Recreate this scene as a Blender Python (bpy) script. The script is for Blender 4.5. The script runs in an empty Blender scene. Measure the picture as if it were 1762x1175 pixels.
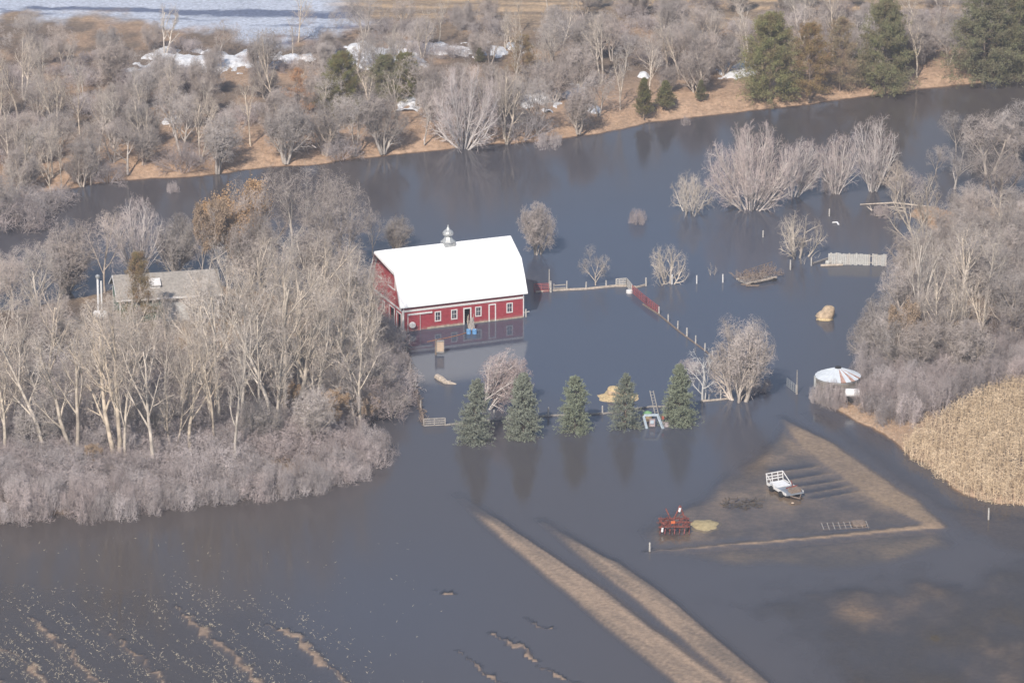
import bpy, math, random
import numpy as np
from mathutils import Vector, Matrix
R = math.radians
scene = bpy.context.scene
C = scene.collection

# ---------------------------------------------------------------- camera, sky, sun
CAM_H, DEP, HFOV = 182.7, R(17.8), R(12.0)
cam_d = bpy.data.cameras.new("camera")
cam_d.sensor_width = 36.0
cam_d.lens = 18.0 / math.tan(HFOV / 2)
cam_d.clip_start = 5.0
cam_d.clip_end = 30000.0
cam = bpy.data.objects.new("camera", cam_d)
C.objects.link(cam)
cam.location = (0, 0, CAM_H)
cam.rotation_euler = (math.pi / 2 - DEP, 0, 0)
scene.camera = cam

SUN_EL = R(40.0)
SUN_AZ = math.atan2(-0.31, -0.95)            # direction TO the sun: behind the camera, a little left
world = bpy.data.worlds.new("World")
scene.world = world
world.use_nodes = True
wn = world.node_tree
wn.nodes.clear()
sky = wn.nodes.new("ShaderNodeTexSky")
sky.sky_type = 'NISHITA'
sky.sun_disc = False
sky.sun_elevation = SUN_EL
sky.sun_rotation = SUN_AZ
sky.air_density = 1.0
sky.dust_density = .6
bg = wn.nodes.new("ShaderNodeBackground")
bg.inputs[1].default_value = 0.118
wo = wn.nodes.new("ShaderNodeOutputWorld")
wn.links.new(sky.outputs[0], bg.inputs[0])
wn.links.new(bg.outputs[0], wo.inputs[0])

sun_d = bpy.data.lights.new("sun", 'SUN')
sun_d.energy = 5.0
sun_d.angle = R(0.6)
sun_d.color = (1.0, 0.92, 0.83)
sun = bpy.data.objects.new("sun", sun_d)
C.objects.link(sun)
to_sun = Vector((math.sin(SUN_AZ) * math.cos(SUN_EL), math.cos(SUN_AZ) * math.cos(SUN_EL), math.sin(SUN_EL)))
sun.rotation_euler = to_sun.to_track_quat('Z', 'Y').to_euler()
sun.location = to_sun * 400

vs = scene.view_settings
vs.view_transform = 'Standard'
vs.look = 'None'
vs.exposure = 0.0
vs.gamma = 1.0
vs.use_curve_mapping = False
scene.render.engine = 'CYCLES'
scene.cycles.max_bounces = 5
scene.cycles.diffuse_bounces = 2
scene.cycles.transparent_max_bounces = 12
scene.cycles.volume_bounces = 0

# ---------------------------------------------------------------- helpers
FPX = 881.0 / math.tan(HFOV / 2)
cD, sD = math.cos(DEP), math.sin(DEP)

def P(px, py, z=0.0):
    """ground point (at height z) that the photograph shows at pixel px,py"""
    a = (px - 881.0) / FPX
    b = -(py - 587.5) / FPX
    d = np.array([a, cD + b * sD, -sD + b * cD])
    t = (z - CAM_H) / d[2]
    return Vector((d[0] * t, d[1] * t, z))

def ppm(p):
    """photo pixels per metre at a place"""
    return FPX / (p.y * cD + CAM_H * sD)

def w2p(X, Y, Z=0.0):
    dep = Y * cD + (CAM_H - Z) * sD
    up = Y * sD - (CAM_H - Z) * cD
    return 881 + FPX * X / dep, 587.5 - FPX * up / dep

def poly(pts):
    return np.array([tuple(P(x, y))[:2] for x, y in pts])

def sdf(pl, X, Y):
    """signed distance in metres, positive inside"""
    d = np.full(X.shape, 1e9); ins = np.zeros(X.shape, bool)
    n = len(pl)
    for i in range(n):
        a, b = pl[i], pl[(i + 1) % n]
        e = b - a
        t = np.clip(((X - a[0]) * e[0] + (Y - a[1]) * e[1]) / (e @ e + 1e-9), 0, 1)
        d = np.minimum(d, np.hypot(X - a[0] - t * e[0], Y - a[1] - t * e[1]))
        c = ((a[1] > Y) != (b[1] > Y)) & (X < (b[0] - a[0]) * (Y - a[1]) / (b[1] - a[1] + 1e-12) + a[0])
        ins ^= c
    return np.where(ins, d, -d)

def line_d(pl, W, X, Y):
    """half-width minus distance to a polyline (positive on it); also the fraction along"""
    best = np.full(X.shape, -1e9); fr = np.zeros(X.shape)
    n = len(pl) - 1
    for i in range(n):
        a, b = pl[i], pl[i + 1]
        e = b - a
        t = np.clip(((X - a[0]) * e[0] + (Y - a[1]) * e[1]) / (e @ e + 1e-9), 0, 1)
        v = W[i] + (W[i + 1] - W[i]) * t - np.hypot(X - a[0] - t * e[0], Y - a[1] - t * e[1])
        m = v > best
        best = np.where(m, v, best); fr = np.where(m, (i + t) / n, fr)
    return best, fr

def sm(a, b, x):
    t = np.clip((x - a) / (b - a), 0, 1)
    return t * t * (3 - 2 * t)

def vnoise(X, Y, seed=0):
    xi = np.floor(X).astype(np.int64); yi = np.floor(Y).astype(np.int64)
    fx = X - xi; fy = Y - yi
    fx = fx * fx * (3 - 2 * fx); fy = fy * fy * (3 - 2 * fy)
    def h(a, b):
        n = (a * 374761393 + b * 668265263 + seed * 1442695041) & 0xFFFFFFFF
        n = ((n ^ (n >> 13)) * 1274126177) & 0xFFFFFFFF
        return ((n ^ (n >> 16)) & 0xFFFF) / 65535.0
    return (h(xi, yi) * (1 - fx) + h(xi + 1, yi) * fx) * (1 - fy) + (h(xi, yi + 1) * (1 - fx) + h(xi + 1, yi + 1) * fx) * fy

def fbm(X, Y, seed=0, o=4):
    s = 0; a = .5; f = 1
    for k in range(o):
        s = s + a * vnoise(X * f, Y * f, seed + k * 17); a *= .5; f *= 2.03
    return s / (1 - .5 ** o)

def tag(o, label=None, cat=None, group=None, kind=None):
    if label: o['label'] = label
    if cat: o['category'] = cat
    if group: o['group'] = group
    if kind: o['kind'] = kind
    return o

def thing(name, label, cat, loc=(0, 0, 0), rotz=0.0, group=None):
    o = bpy.data.objects.new(name, None)
    o.empty_display_size = .5
    o.location = loc
    o.rotation_euler = (0, 0, rotz)
    C.objects.link(o)
    return tag(o, label, cat, group)

def np_mesh(name, V, F):
    """F: list of integer arrays, each (n,3) or (n,4)"""
    me = bpy.data.meshes.new(name)
    V = np.asarray(V, np.float32)
    F = [f for f in F if len(f)]
    me.vertices.add(len(V)); me.vertices.foreach_set("co", V.ravel())
    loops = np.concatenate([f.ravel() for f in F]).astype(np.int32)
    tot = np.concatenate([np.full(len(f), f.shape[1], np.int32) for f in F])
    st = np.concatenate([[0], np.cumsum(tot)[:-1]]).astype(np.int32)
    me.loops.add(len(loops)); me.loops.foreach_set("vertex_index", loops)
    me.polygons.add(len(tot)); me.polygons.foreach_set("loop_start", st)
    me.polygons.foreach_set("loop_total", tot)
    me.update(calc_edges=True)
    return me

def link(name, me, m=None, parent=None):
    o = bpy.data.objects.new(name, me)
    if m is not None and not me.materials: me.materials.append(m)
    C.objects.link(o)
    if parent: o.parent = parent
    return o

class MB:
    """collects shapes, built as one mesh"""
    def __init__(s, origin=(0, 0, 0)):
        s.V = []; s.F = []; s.o = Vector(origin)
    def add(s, vs_, fs):
        b = len(s.V)
        s.V += [tuple(Vector(v) - s.o) for v in vs_]
        s.F += [tuple(i + b for i in f) for f in fs]
    def box(s, lo, hi):
        x0, y0, z0 = lo; x1, y1, z1 = hi
        s.add([(x0, y0, z0), (x1, y0, z0), (x1, y1, z0), (x0, y1, z0), (x0, y0, z1), (x1, y0, z1), (x1, y1, z1), (x0, y1, z1)],
              [(0, 3, 2, 1), (4, 5, 6, 7), (0, 1, 5, 4), (1, 2, 6, 5), (2, 3, 7, 6), (3, 0, 4, 7)])
    def beam(s, a, b, w, h=None, up=(0, 0, 1)):
        a = Vector(a); b = Vector(b); h = h or w
        d = (b - a).normalized(); up = Vector(up)
        if abs(d.dot(up)) > .98: up = Vector((0, 1, 0))
        x = d.cross(up).normalized() * w / 2; y = x.cross(d).normalized() * h / 2
        s.add([a - x - y, a + x - y, a + x + y, a - x + y, b - x - y, b + x - y, b + x + y, b - x + y],
              [(0, 3, 2, 1), (4, 5, 6, 7), (0, 1, 5, 4), (1, 2, 6, 5), (2, 3, 7, 6), (3, 0, 4, 7)])
    def tube(s, pts, rad, n=8, cap=True):
        pts = [Vector(p) for p in pts]
        if not hasattr(rad, '__len__'): rad = [rad] * len(pts)
        vs_ = []; fs = []
        for i, p in enumerate(pts):
            d = (pts[min(i + 1, len(pts) - 1)] - pts[max(i - 1, 0)]).normalized()
            u = d.cross(Vector((0, 0, 1)) if abs(d.z) < .9 else Vector((1, 0, 0))).normalized(); v = d.cross(u)
            for k in range(n):
                a = 2 * math.pi * k / n
                vs_.append(p + (u * math.cos(a) + v * math.sin(a)) * rad[i])
        for i in range(len(pts) - 1):
            for k in range(n):
                fs.append((i * n + k, i * n + (k + 1) % n, (i + 1) * n + (k + 1) % n, (i + 1) * n + k))
        if cap:
            fs.append(tuple(range(n - 1, -1, -1))); fs.append(tuple((len(pts) - 1) * n + k for k in range(n)))
        s.add(vs_, fs)
    def lathe(s, prof, c=(0, 0, 0), n=24, jit=0.0, rng=None):
        vs_ = []; fs = []; c = Vector(c)
        for r, z in prof:
            for k in range(n):
                a = 2 * math.pi * k / n
                j = 1 + (rng.uniform(-jit, jit) if rng else 0)
                vs_.append(c + Vector((r * j * math.cos(a), r * j * math.sin(a), z)))
        for i in range(len(prof) - 1):
            for k in range(n):
                fs.append((i * n + k, i * n + (k + 1) % n, (i + 1) * n + (k + 1) % n, (i + 1) * n + k))
        fs.append(tuple(range(n - 1, -1, -1))); fs.append(tuple((len(prof) - 1) * n + k for k in range(n)))
        s.add(vs_, fs)
    def prism(s, pts, vec):
        pts = [Vector(p) for p in pts]; vec = Vector(vec); n = len(pts)
        s.add(pts + [p + vec for p in pts],
              [tuple(range(n - 1, -1, -1)), tuple(range(n, 2 * n))] + [(i, (i + 1) % n, (i + 1) % n + n, i + n) for i in range(n)])
    def build(s, name, m, parent=None, smooth=False):
        me = bpy.data.meshes.new(name)
        me.from_pydata(s.V, [], s.F)
        me.materials.append(m)
        if smooth: me.polygons.foreach_set("use_smooth", [True] * len(me.polygons))
        me.update()
        o = bpy.data.objects.new(name, me)
        C.objects.link(o)
        if parent: o.parent = parent
        else: o.location = s.o
        return o

# ---------------------------------------------------------------- materials
MATS = {}
def mat(name, col, rough=.85, var=.25, scale=3.0, bump=.0, bscale=20.0, metal=0.0, objvar=0.0, col2=None, stretch=(1, 1, 1), spec=.3):
    """procedural surface: base colour mottled with noise, optional second colour, bump and per-object variation"""
    if name in MATS: return MATS[name]
    m = bpy.data.materials.new(name); m.use_nodes = True
    nt = m.node_tree; N = nt.nodes; L = nt.links
    bs = N["Principled BSDF"]
    bs.inputs["Roughness"].default_value = rough
    bs.inputs["Metallic"].default_value = metal
    bs.inputs["Specular IOR Level"].default_value = spec
    tc = N.new("ShaderNodeTexCoord"); mp = N.new("ShaderNodeMapping")
    mp.inputs["Scale"].default_value = stretch
    L.new(tc.outputs["Object"], mp.inputs[0])
    nz = N.new("ShaderNodeTexNoise"); nz.inputs["Scale"].default_value = scale; nz.inputs["Detail"].default_value = 5
    L.new(mp.outputs[0], nz.inputs["Vector"])
    rmp = N.new("ShaderNodeValToRGB")
    c2 = col2 or tuple(c * (1 - var) for c in col)
    rmp.color_ramp.elements[0].position = .32; rmp.color_ramp.elements[0].color = (*c2, 1)
    rmp.color_ramp.elements[1].position = .66; rmp.color_ramp.elements[1].color = (*[min(1, c * (1 + var * .5)) for c in col], 1)
    L.new(nz.outputs["Fac"], rmp.inputs[0])
    out = rmp.outputs[0]
    if objvar:
        oi = N.new("ShaderNodeObjectInfo"); hs = N.new("ShaderNodeHueSaturation")
        mr = N.new("ShaderNodeMapRange"); mr.inputs[3].default_value = 1 - objvar; mr.inputs[4].default_value = 1 + objvar
        L.new(oi.outputs["Random"], mr.inputs[0]); L.new(mr.outputs[0], hs.inputs["Value"])
        mr2 = N.new("ShaderNodeMapRange"); mr2.inputs[3].default_value = .8; mr2.inputs[4].default_value = 1.25
        ml = N.new("ShaderNodeMath"); ml.operation = 'MULTIPLY'; ml.inputs[1].default_value = 7.31
        fr = N.new("ShaderNodeMath"); fr.operation = 'FRACT'
        L.new(oi.outputs["Random"], ml.inputs[0]); L.new(ml.outputs[0], fr.inputs[0]); L.new(fr.outputs[0], mr2.inputs[0])
        L.new(mr2.outputs[0], hs.inputs["Saturation"]); L.new(out, hs.inputs["Color"]); out = hs.outputs[0]
    L.new(out, bs.inputs["Base Color"])
    if bump:
        n2 = N.new("ShaderNodeTexNoise"); n2.inputs["Scale"].default_value = bscale; n2.inputs["Detail"].default_value = 4
        L.new(mp.outputs[0], n2.inputs["Vector"])
        bp = N.new("ShaderNodeBump"); bp.inputs["Strength"].default_value = bump; bp.inputs["Distance"].default_value = .05
        L.new(n2.outputs["Fac"], bp.inputs["Height"]); L.new(bp.outputs[0], bs.inputs["Normal"])
    MATS[name] = m
    return m

def siding(name, col, axis, per=.13, weather=(.5, .4, .38)):
    """painted boards: fine grooves, faded and worn patches"""
    m = mat(name, col, rough=.7, var=.16, scale=1.3, stretch=(1, 1, 2.5))
    nt = m.node_tree; N = nt.nodes; L = nt.links; bs = N["Principled BSDF"]
    tc = N.new("ShaderNodeTexCoord"); sp = N.new("ShaderNodeSeparateXYZ")
    L.new(tc.outputs["Object"], sp.inputs[0])
    ml = N.new("ShaderNodeMath"); ml.operation = 'MULTIPLY'; ml.inputs[1].default_value = 1 / per
    L.new(sp.outputs[axis], ml.inputs[0])
    fr = N.new("ShaderNodeMath"); fr.operation = 'FRACT'; L.new(ml.outputs[0], fr.inputs[0])
    bp = N.new("ShaderNodeBump"); bp.inputs["Strength"].default_value = .35; bp.inputs["Distance"].default_value = .02
    L.new(fr.outputs[0], bp.inputs["Height"]); L.new(bp.outputs[0], bs.inputs["Normal"])
    n3 = N.new("ShaderNodeTexNoise"); n3.inputs["Scale"].default_value = 6; n3.inputs["Detail"].default_value = 8
    L.new(tc.outputs["Object"], n3.inputs["Vector"])
    mr = N.new("ShaderNodeMapRange"); mr.inputs[1].default_value = .6; mr.inputs[2].default_value = .75; mr.inputs[4].default_value = .5
    L.new(n3.outputs["Fac"], mr.inputs[0])
    mx = N.new("ShaderNodeMix"); mx.data_type = 'RGBA'
    src = bs.inputs["Base Color"].links[0].from_socket
    L.new(mr.outputs[0], mx.inputs[0]); L.new(src, mx.inputs[6]); mx.inputs[7].default_value = (*weather, 1)
    # scuffed, silt-stained band just above the water
    sz = N.new("ShaderNodeMapRange"); sz.inputs[1].default_value = .75; sz.inputs[2].default_value = .05; sz.inputs[3].default_value = 0; sz.inputs[4].default_value = 1
    L.new(sp.outputs[2], sz.inputs[0])
    n4 = N.new("ShaderNodeTexNoise"); n4.inputs["Scale"].default_value = 2.2; n4.inputs["Detail"].default_value = 6; L.new(tc.outputs["Object"], n4.inputs["Vector"])
    ad = N.new("ShaderNodeMath"); ad.operation = 'MULTIPLY'; L.new(sz.outputs[0], ad.inputs[0]); L.new(n4.outputs["Fac"], ad.inputs[1])
    m4 = N.new("ShaderNodeMapRange"); m4.inputs[1].default_value = .22; m4.inputs[2].default_value = .5; m4.inputs[4].default_value = .65; L.new(ad.outputs[0], m4.inputs[0])
    x4 = N.new("ShaderNodeMix"); x4.data_type = 'RGBA'; L.new(m4.outputs[0], x4.inputs[0]); L.new(mx.outputs[2], x4.inputs[6]); x4.inputs[7].default_value = (.34, .27, .23, 1)
    L.new(x4.outputs[2], bs.inputs["Base Color"])
    return m

M_red = siding("red_boards", (.35, .048, .060), 2)
M_redg = siding("red_gable_boards", (.38, .050, .055), 1, .2)
M_white = mat("white_trim", (.72, .70, .68), rough=.6, var=.12, scale=5)
M_roof = mat("white_metal_roof", (.88, .88, .88), rough=.45, var=.04, scale=.6, bump=.05, bscale=6)
M_stone = mat("pale_foundation", (.42, .36, .28), rough=.9, var=.35, scale=2.5, bump=.4, bscale=8)
M_shade = mat("interior_shade", (.02, .02, .022), rough=.9)  # near-black colour stands in for shade inside the barn
M_glass = mat("window_glass", (.05, .06, .08), rough=.1, spec=.8)
M_tin = mat("galvanised_tin", (.50, .51, .50), rough=.45, metal=.4, var=.2, scale=4)
M_wood = mat("grey_weathered_wood", (.36, .33, .30), rough=.9, var=.35, scale=6, bump=.3, bscale=25)
M_wood2 = mat("brown_old_wood", (.26, .20, .16), rough=.9, var=.4, scale=6, bump=.3, bscale=25)
M_post = mat("pale_post_wood", (.50, .47, .43), rough=.9, var=.3, scale=6)
M_plank = mat("bleached_planks", (.50, .49, .46), rough=.85, var=.3, scale=5, stretch=(3, 3, .4))
M_pipe_red = mat("faded_red_paint", (.34, .10, .10), rough=.6, var=.3, scale=5)
M_green = siding("green_siding", (.035, .13, .085), 2)
M_shingle = mat("grey_shingles", (.34, .31, .275), rough=.95, var=.25, scale=3, bump=.4, bscale=10)
M_straw = mat("straw", (.60, .46, .26), rough=1, var=.3, scale=5, bump=.8, bscale=14)
M_hay = mat("old_hay", (.50, .38, .26), rough=1, var=.35, scale=2.5, bump=.8, bscale=12)
M_log = mat("bleached_log", (.52, .44, .36), rough=.95, var=.35, scale=4, bump=.4, bscale=12)
M_bark = mat("pale_bark", (.60, .52, .43), rough=.95, var=.42, scale=1.6, bump=.3, bscale=14, objvar=.18)
M_barkg = mat("grey_bark", (.46, .40, .345), rough=.95, var=.4, scale=1.6, bump=.3, bscale=14, objvar=.2)
M_bark_white = mat("silver_maple_bark", (.64, .58, .54), rough=.95, var=.3, scale=1.6, objvar=.05)
M_twig = mat("grey_twigs", (.46, .40, .365), rough=1, var=.3, scale=.5, objvar=.24)
M_twig_pale = mat("pale_twigs", (.52, .455, .40), rough=1, var=.3, scale=.5, objvar=.18)
M_twig_red = mat("reddish_twigs", (.56, .45, .42), rough=1, var=.25, scale=.4, objvar=.1)
M_twig_brush = mat("brush_twigs", (.45, .39, .375), rough=1, var=.32, scale=.5, objvar=.25)
M_snag = mat("dead_white_wood", (.62, .60, .57), rough=.9, var=.2, scale=2)
M_leaf = mat("dead_tan_leaves", (.46, .33, .22), rough=1, var=.3, scale=1.2, objvar=.2)
M_spruce = mat("blue_spruce_needles", (.27, .295, .22), rough=.9, var=.35, scale=1.2, objvar=.15)
M_pine = mat("pine_needles", (.175, .18, .085), rough=.9, var=.35, scale=.7, objvar=.25, col2=(.17, .135, .075))
M_pine_dead = mat("dead_orange_needles", (.44, .27, .17), rough=1, var=.3, scale=.8, objvar=.15)
M_pine_brown = mat("browned_needles", (.23, .19, .11), rough=1, var=.3, scale=.7, objvar=.2, col2=(.28, .19, .12))
M_rubber = mat("dark_rubber", (.03, .03, .03), rough=.9)
M_rust = mat("rusty_red_iron", (.26, .07, .05), rough=.85, var=.5, scale=7, col2=(.05, .035, .035))
M_orange = mat("orange_paint", (.75, .18, .06), rough=.6)
M_blue = mat("blue_plastic", (.15, .34, .60), rough=.5)
M_blueg = mat("pale_blue_paint", (.45, .52, .58), rough=.6, var=.2)
M_greenp = mat("green_plastic", (.22, .42, .20), rough=.5)
M_wpaint = mat("glossy_white_paint", (.85, .85, .85), rough=.35, var=.05, spec=.5)
M_binwall = mat("weathered_bin_steel", (.25, .22, .19), rough=.8, var=.3, scale=1.5, metal=.1)
M_tan = mat("tan_board", (.55, .42, .31), rough=.8, var=.15)
# ---------------------------------------------------------------- ground and water
SH = [(-900, 470), (-300, 400), (-60, 375), (0, 362), (60, 335), (150, 320), (215, 312), (330, 307), (380, 299), (470, 289), (560, 281), (640, 271), (760, 260),
      (870, 249), (940, 243), (1040, 229), (1120, 212), (1200, 202), (1320, 190), (1450, 172), (1540, 160), (1640, 150), (1700, 142), (1762, 137), (2100, 110), (2900, 40)]
FAR = np.vstack([poly(SH), [[9000, 1200], [9000, 9000], [-9000, 9000], [-9000, 500]]])
LEFT = poly([(-600, 560), (-100, 545), (100, 520), (200, 495), (380, 490), (560, 520), (645, 548), (690, 575), (697, 610), (680, 665), (640, 720), (600, 775), (520, 815), (400, 842), (200, 872), (60, 890), (-100, 915), (-600, 960)])
RIGHT = poly([(1545, 372), (1560, 360), (1600, 353), (1640, 366), (1720, 350), (1800, 330), (2500, 260), (3000, 1000), (2100, 900), (1762, 870), (1700, 868), (1650, 850),
              (1600, 818), (1552, 782), (1500, 745), (1440, 712), (1395, 690), (1385, 680), (1430, 668), (1490, 640), (1530, 590), (1560, 520), (1600, 440), (1610, 395), (1580, 380)])
PLOT = poly([(1085, 915), (1125, 950), (1610, 905), (1480, 812), (1345, 715), (1290, 770), (1190, 850), (1110, 885)])
SH1 = poly([(1258, 1030), (1300, 1015), (1380, 1022), (1430, 1002), (1500, 985), (1640, 990), (1762, 950), (2100, 900), (2100, 1400), (1330, 1400), (1420, 1190), (1380, 1120), (1290, 1065)])
SH2 = poly([(1118, 948), (1610, 903), (1650, 930), (1560, 965), (1420, 985), (1340, 975), (1200, 962)])
TRK = poly([(1400, 700), (1500, 745), (1552, 785), (1650, 855), (1762, 880), (2100, 920), (2100, 1050), (1762, 980), (1620, 905), (1480, 805), (1360, 715)])
FIELD = poly([(-600, 960), (0, 965), (300, 985), (560, 1040), (700, 1120), (760, 1250), (800, 1500), (-900, 1500)])
ICE = poly([(-900, 60), (0, 48), (200, 58), (330, 80), (480, 95), (640, 70), (600, 22), (640, 4), (1000, -30), (1500, -90), (-900, -90)])
STRIP_R = (poly([(1345, 718), (1410, 768), (1480, 818), (1545, 862), (1612, 903)]), [.8, 2.6, 2.8, 2.8, 1.4])
STRIP_B = (poly([(1112, 948), (1300, 932), (1460, 918), (1612, 903)]), [.5, .8, .9, 1.2])
ROAD1 = (poly([(790, 850), (862, 908), (908, 942), (1010, 1017), (1092, 1085), (1211, 1175), (1380, 1305)]), [1.5, 2.0, 2.3, 2.9, 3.1, 3.3, 3.3])
ROAD2 = (poly([(932, 893), (1020, 956), (1042, 968), (1130, 1034), (1208, 1102), (1297, 1175), (1450, 1300)]), [1.3, 2.0, 2.4, 2.6, 2.6, 2.5, 2.5])
ROWS = [((1352, 820), (1428, 808)), ((1362, 833), (1444, 821)), ((1385, 843), (1457, 831)), ((1402, 852), (1474, 840)), ((1330, 806), (1405, 797))]
WIND = [([(298, 1043), (340, 1075), (372, 1100), (410, 1135), (455, 1182)], .35), ([(458, 1073), (505, 1092), (535, 1120), (552, 1140), (610, 1182)], .45),
        ([(838, 1083), (885, 1105), (925, 1140)], .5), ([(752, 1014), (785, 1022)], .35), ([(-20, 1100), (40, 1130), (95, 1182)], .25), ([(48, 1062), (100, 1100), (180, 1180)], .3),
        ([(785, 1118), (850, 1165), (880, 1185)], .35), ([(170, 1075), (250, 1140), (290, 1180)], .15), ([(900, 1065), (945, 1080)], .3), ([(-60, 1150), (20, 1182)], .3), ([(930, 1150), (1000, 1180)], .25)]

def ground(X, Y):
    X = np.asarray(X, float); Y = np.asarray(Y, float)
    px, py = w2p(X, Y)
    wx = (fbm(X / 4, Y / 6, 3) - .5) * 4; wy = (fbm(X / 4, Y / 6, 9) - .5) * 6
    xs, ys = X + wx * .6, Y + wy * .6
    z = np.full(X.shape, -1.6); col = np.zeros(X.shape + (3,)) + np.array([.19, .155, .125])
    fine = fbm(X / 1.3, Y / 1.6, 21); med = fbm(X / 6, Y / 9, 31); big = fbm(X / 22, Y / 40, 41)
    def lay(mask, zz, c, keep=None):
        nonlocal z, col
        z = np.maximum(z, zz * mask + (1 - mask) * -1.6)
        mm = mask if keep is None else keep
        col = col * (1 - mm[..., None]) + c * mm[..., None]
    def mixc(a, b, t):
        return np.array(a) * (1 - t[..., None]) + np.array(b) * t[..., None]
    # drowned crop field at lower left: wet soil not far down, its colour darkened for lens corner falloff
    m = sm(-8, 14, sdf(FIELD, X + wx * 2, Y + wy * 2)); lay(m, -.62 + .22 * med, mixc((.075, .062, .055), (.13, .11, .095), med))
    # bottom right shallows; soil colours also darkened for lens corner falloff
    m = sm(-3, 4, sdf(TRK, xs, ys)); lay(m, -.20 + .10 * med, mixc((.10, .075, .055), (.17, .13, .095), med))
    m = sm(-7, 5.0, sdf(SH1, X + wx * 2.2, Y + wy * 2.2)); lay(m, -.42 + .52 * fbm(X / 4, Y / 7, 34), mixc((.085, .07, .05), (.36, .27, .18), sm(.42, .78, fbm(X / 5, Y / 9, 35, 5)) * .85))
    m = sm(-4, 2.5, sdf(SH2, xs, ys)); lay(m, -.44 + .40 * med, mixc((.24, .20, .13), (.40, .32, .21), sm(.3, .7, med)))
    m = sm(-2.5, 3, sdf(PLOT, xs, ys)); lay(m, -.36 + .38 * med, mixc((.22, .18, .135), (.42, .335, .245), sm(.3, .65, fbm(X / 2.5, Y / 3, 77))))
    for a, b in ROWS:
        v, fr = line_d(poly([a, b]), [.55, .6], X + wx * .08, Y + wy * .1)
        m = sm(-.35, .25, v); z = z * (1 - m) + m * -.26; col = col * (1 - m[..., None]) + np.array([.05, .04, .035]) * m[..., None]
        v2, fr = line_d(poly([(a[0], a[1] + 6), (b[0] + 5, b[1] + 5)]), [.3, .5], X, Y)
        m = sm(-.4, .3, v2); z = np.maximum(z, m * -.06 + (1 - m) * -1.6); col = col * (1 - m[..., None]) + np.array([.46, .37, .27]) * m[..., None]
    v, fr = line_d(*STRIP_R, xs * .35 + X * .65, ys * .35 + Y * .65)
    m = sm(-1.6, 1.0, v); lay(m, -.02 - .10 * (1 - med) - .22 * (1 - sm(0, .12, fr)), mixc((.44, .34, .22), (.56, .44, .31), fine), m)
    v, fr = line_d(*STRIP_B, xs * .2 + X * .8, ys * .2 + Y * .8)
    m = sm(-.7, .5, v); lay(m, -.01 - .06 * (1 - fine), mixc((.50, .38, .26), (.60, .47, .34), fine), m)
    # tracks in the lower middle
    for rd, deep in ((ROAD1, .55), (ROAD2, .3)):
        v, fr = line_d(*rd, xs * .12 + X * .88, ys * .12 + Y * .88)
        m = sm(-1.2, 1.2, v)
        lat = X * .894 + Y * .447; alo = X * .447 - Y * .894
        rut = fbm(lat / .6 + wx * .12, alo / 14, 57, 3)
        c = mixc((.35, .29, .23), (.56, .45, .355), sm(.3, .68, rut * .75 + .25 * fine))
        c = c * (1 - .35 * (1 - sm(.1, 1.1, v)))[..., None]
        lay(m, (rut - .55) * .12 - .035 - deep * (1 - sm(0, .16, fr)) - .10 * (1 - sm(0, 1.5, v)), c, m)
    # the bottom-left field under deeper water, with matted trash just at the surface
    for pts, w in WIND:
        v, fr = line_d(poly(pts), [w * .4] + [w] * (len(pts) - 1), X + (fbm(X / .9, Y / 2, 5) - .5) * 1.8, Y + (fbm(X / .9, Y / 2, 6) - .5) * 3)
        m = sm(-.3, .25, v + .3 + (fine - .55) * .6); lay(m, -.0 - .07 * (1 - fine), mixc((.42, .33, .26), (.54, .43, .34), fine), m)
    # dry land
    s = sdf(LEFT, xs, ys)
    m = sm(-2.0, 1.5, s); lay(m, .15 + .35 * sm(0, 14, s) + .25 * med, mixc((.13, .10, .078), (.30, .22, .15), sm(.4, .75, med + .15 * sm(640, 570, py) * (px > 380))), m)
    yard = sm(0, 3, sdf(poly([(380, 552), (530, 545), (560, 570), (520, 600), (430, 640), (300, 640), (250, 600), (300, 560)]), xs, ys))
    col = col * (1 - yard[..., None]) + mixc((.38, .27, .17), (.46, .33, .21), fine) * yard[..., None]
    s = sdf(RIGHT, xs, ys)
    m = sm(-1.2, 1.2, s)
    edge = 1 - sm(2, 12, s)
    lay(m, .12 + .5 * sm(0, 12, s) + .25 * med, mixc((.16, .125, .10), (.44, .31, .21), np.clip(edge * .9 + med * .2, 0, 1)), m)
    s = sdf(FAR, X + wx * .35, Y + wy * .35)
    m = sm(-1.2, 1.0, s)
    tanw = np.clip((1 - sm(8, 26, s)) * .95 + sm(.48, .68, med) * .75, 0, 1)
    c = mixc((.20, .155, .12), (.47, .32, .215), tanw) * (.82 + .3 * fine)[..., None]
    fld = sm(95, 40, py + (px < 450) * 25 + (big - .5) * 40)
    streak = fbm(X / 14, Y / 1.6 + X * .02, 51)
    c = c * (1 - fld[..., None]) + mixc((.27, .21, .155), (.52, .375, .24), sm(.38, .62, streak)) * fld[..., None]
    ic = sm(-3, 5, sdf(ICE, X + wx, Y + wy * 3))
    st2 = fbm(X / 15, Y / 3.6 + X * .03, 61, 5)
    c = c * (1 - ic[..., None]) + mixc((.15, .18, .26), (.50, .54, .62), sm(.40, .52, st2)) * ic[..., None]
    lay(m, .15 + .9 * sm(0, 5, s) + .6 * sm(8, 60, s) + .5 * med * sm(0, 8, s), c, m)
    mud = (1 - sm(-.3, .9, s)) * m                                      # wet earth along the cut bank
    col = col * (1 - .45 * mud[..., None])
    return z, col

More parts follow.
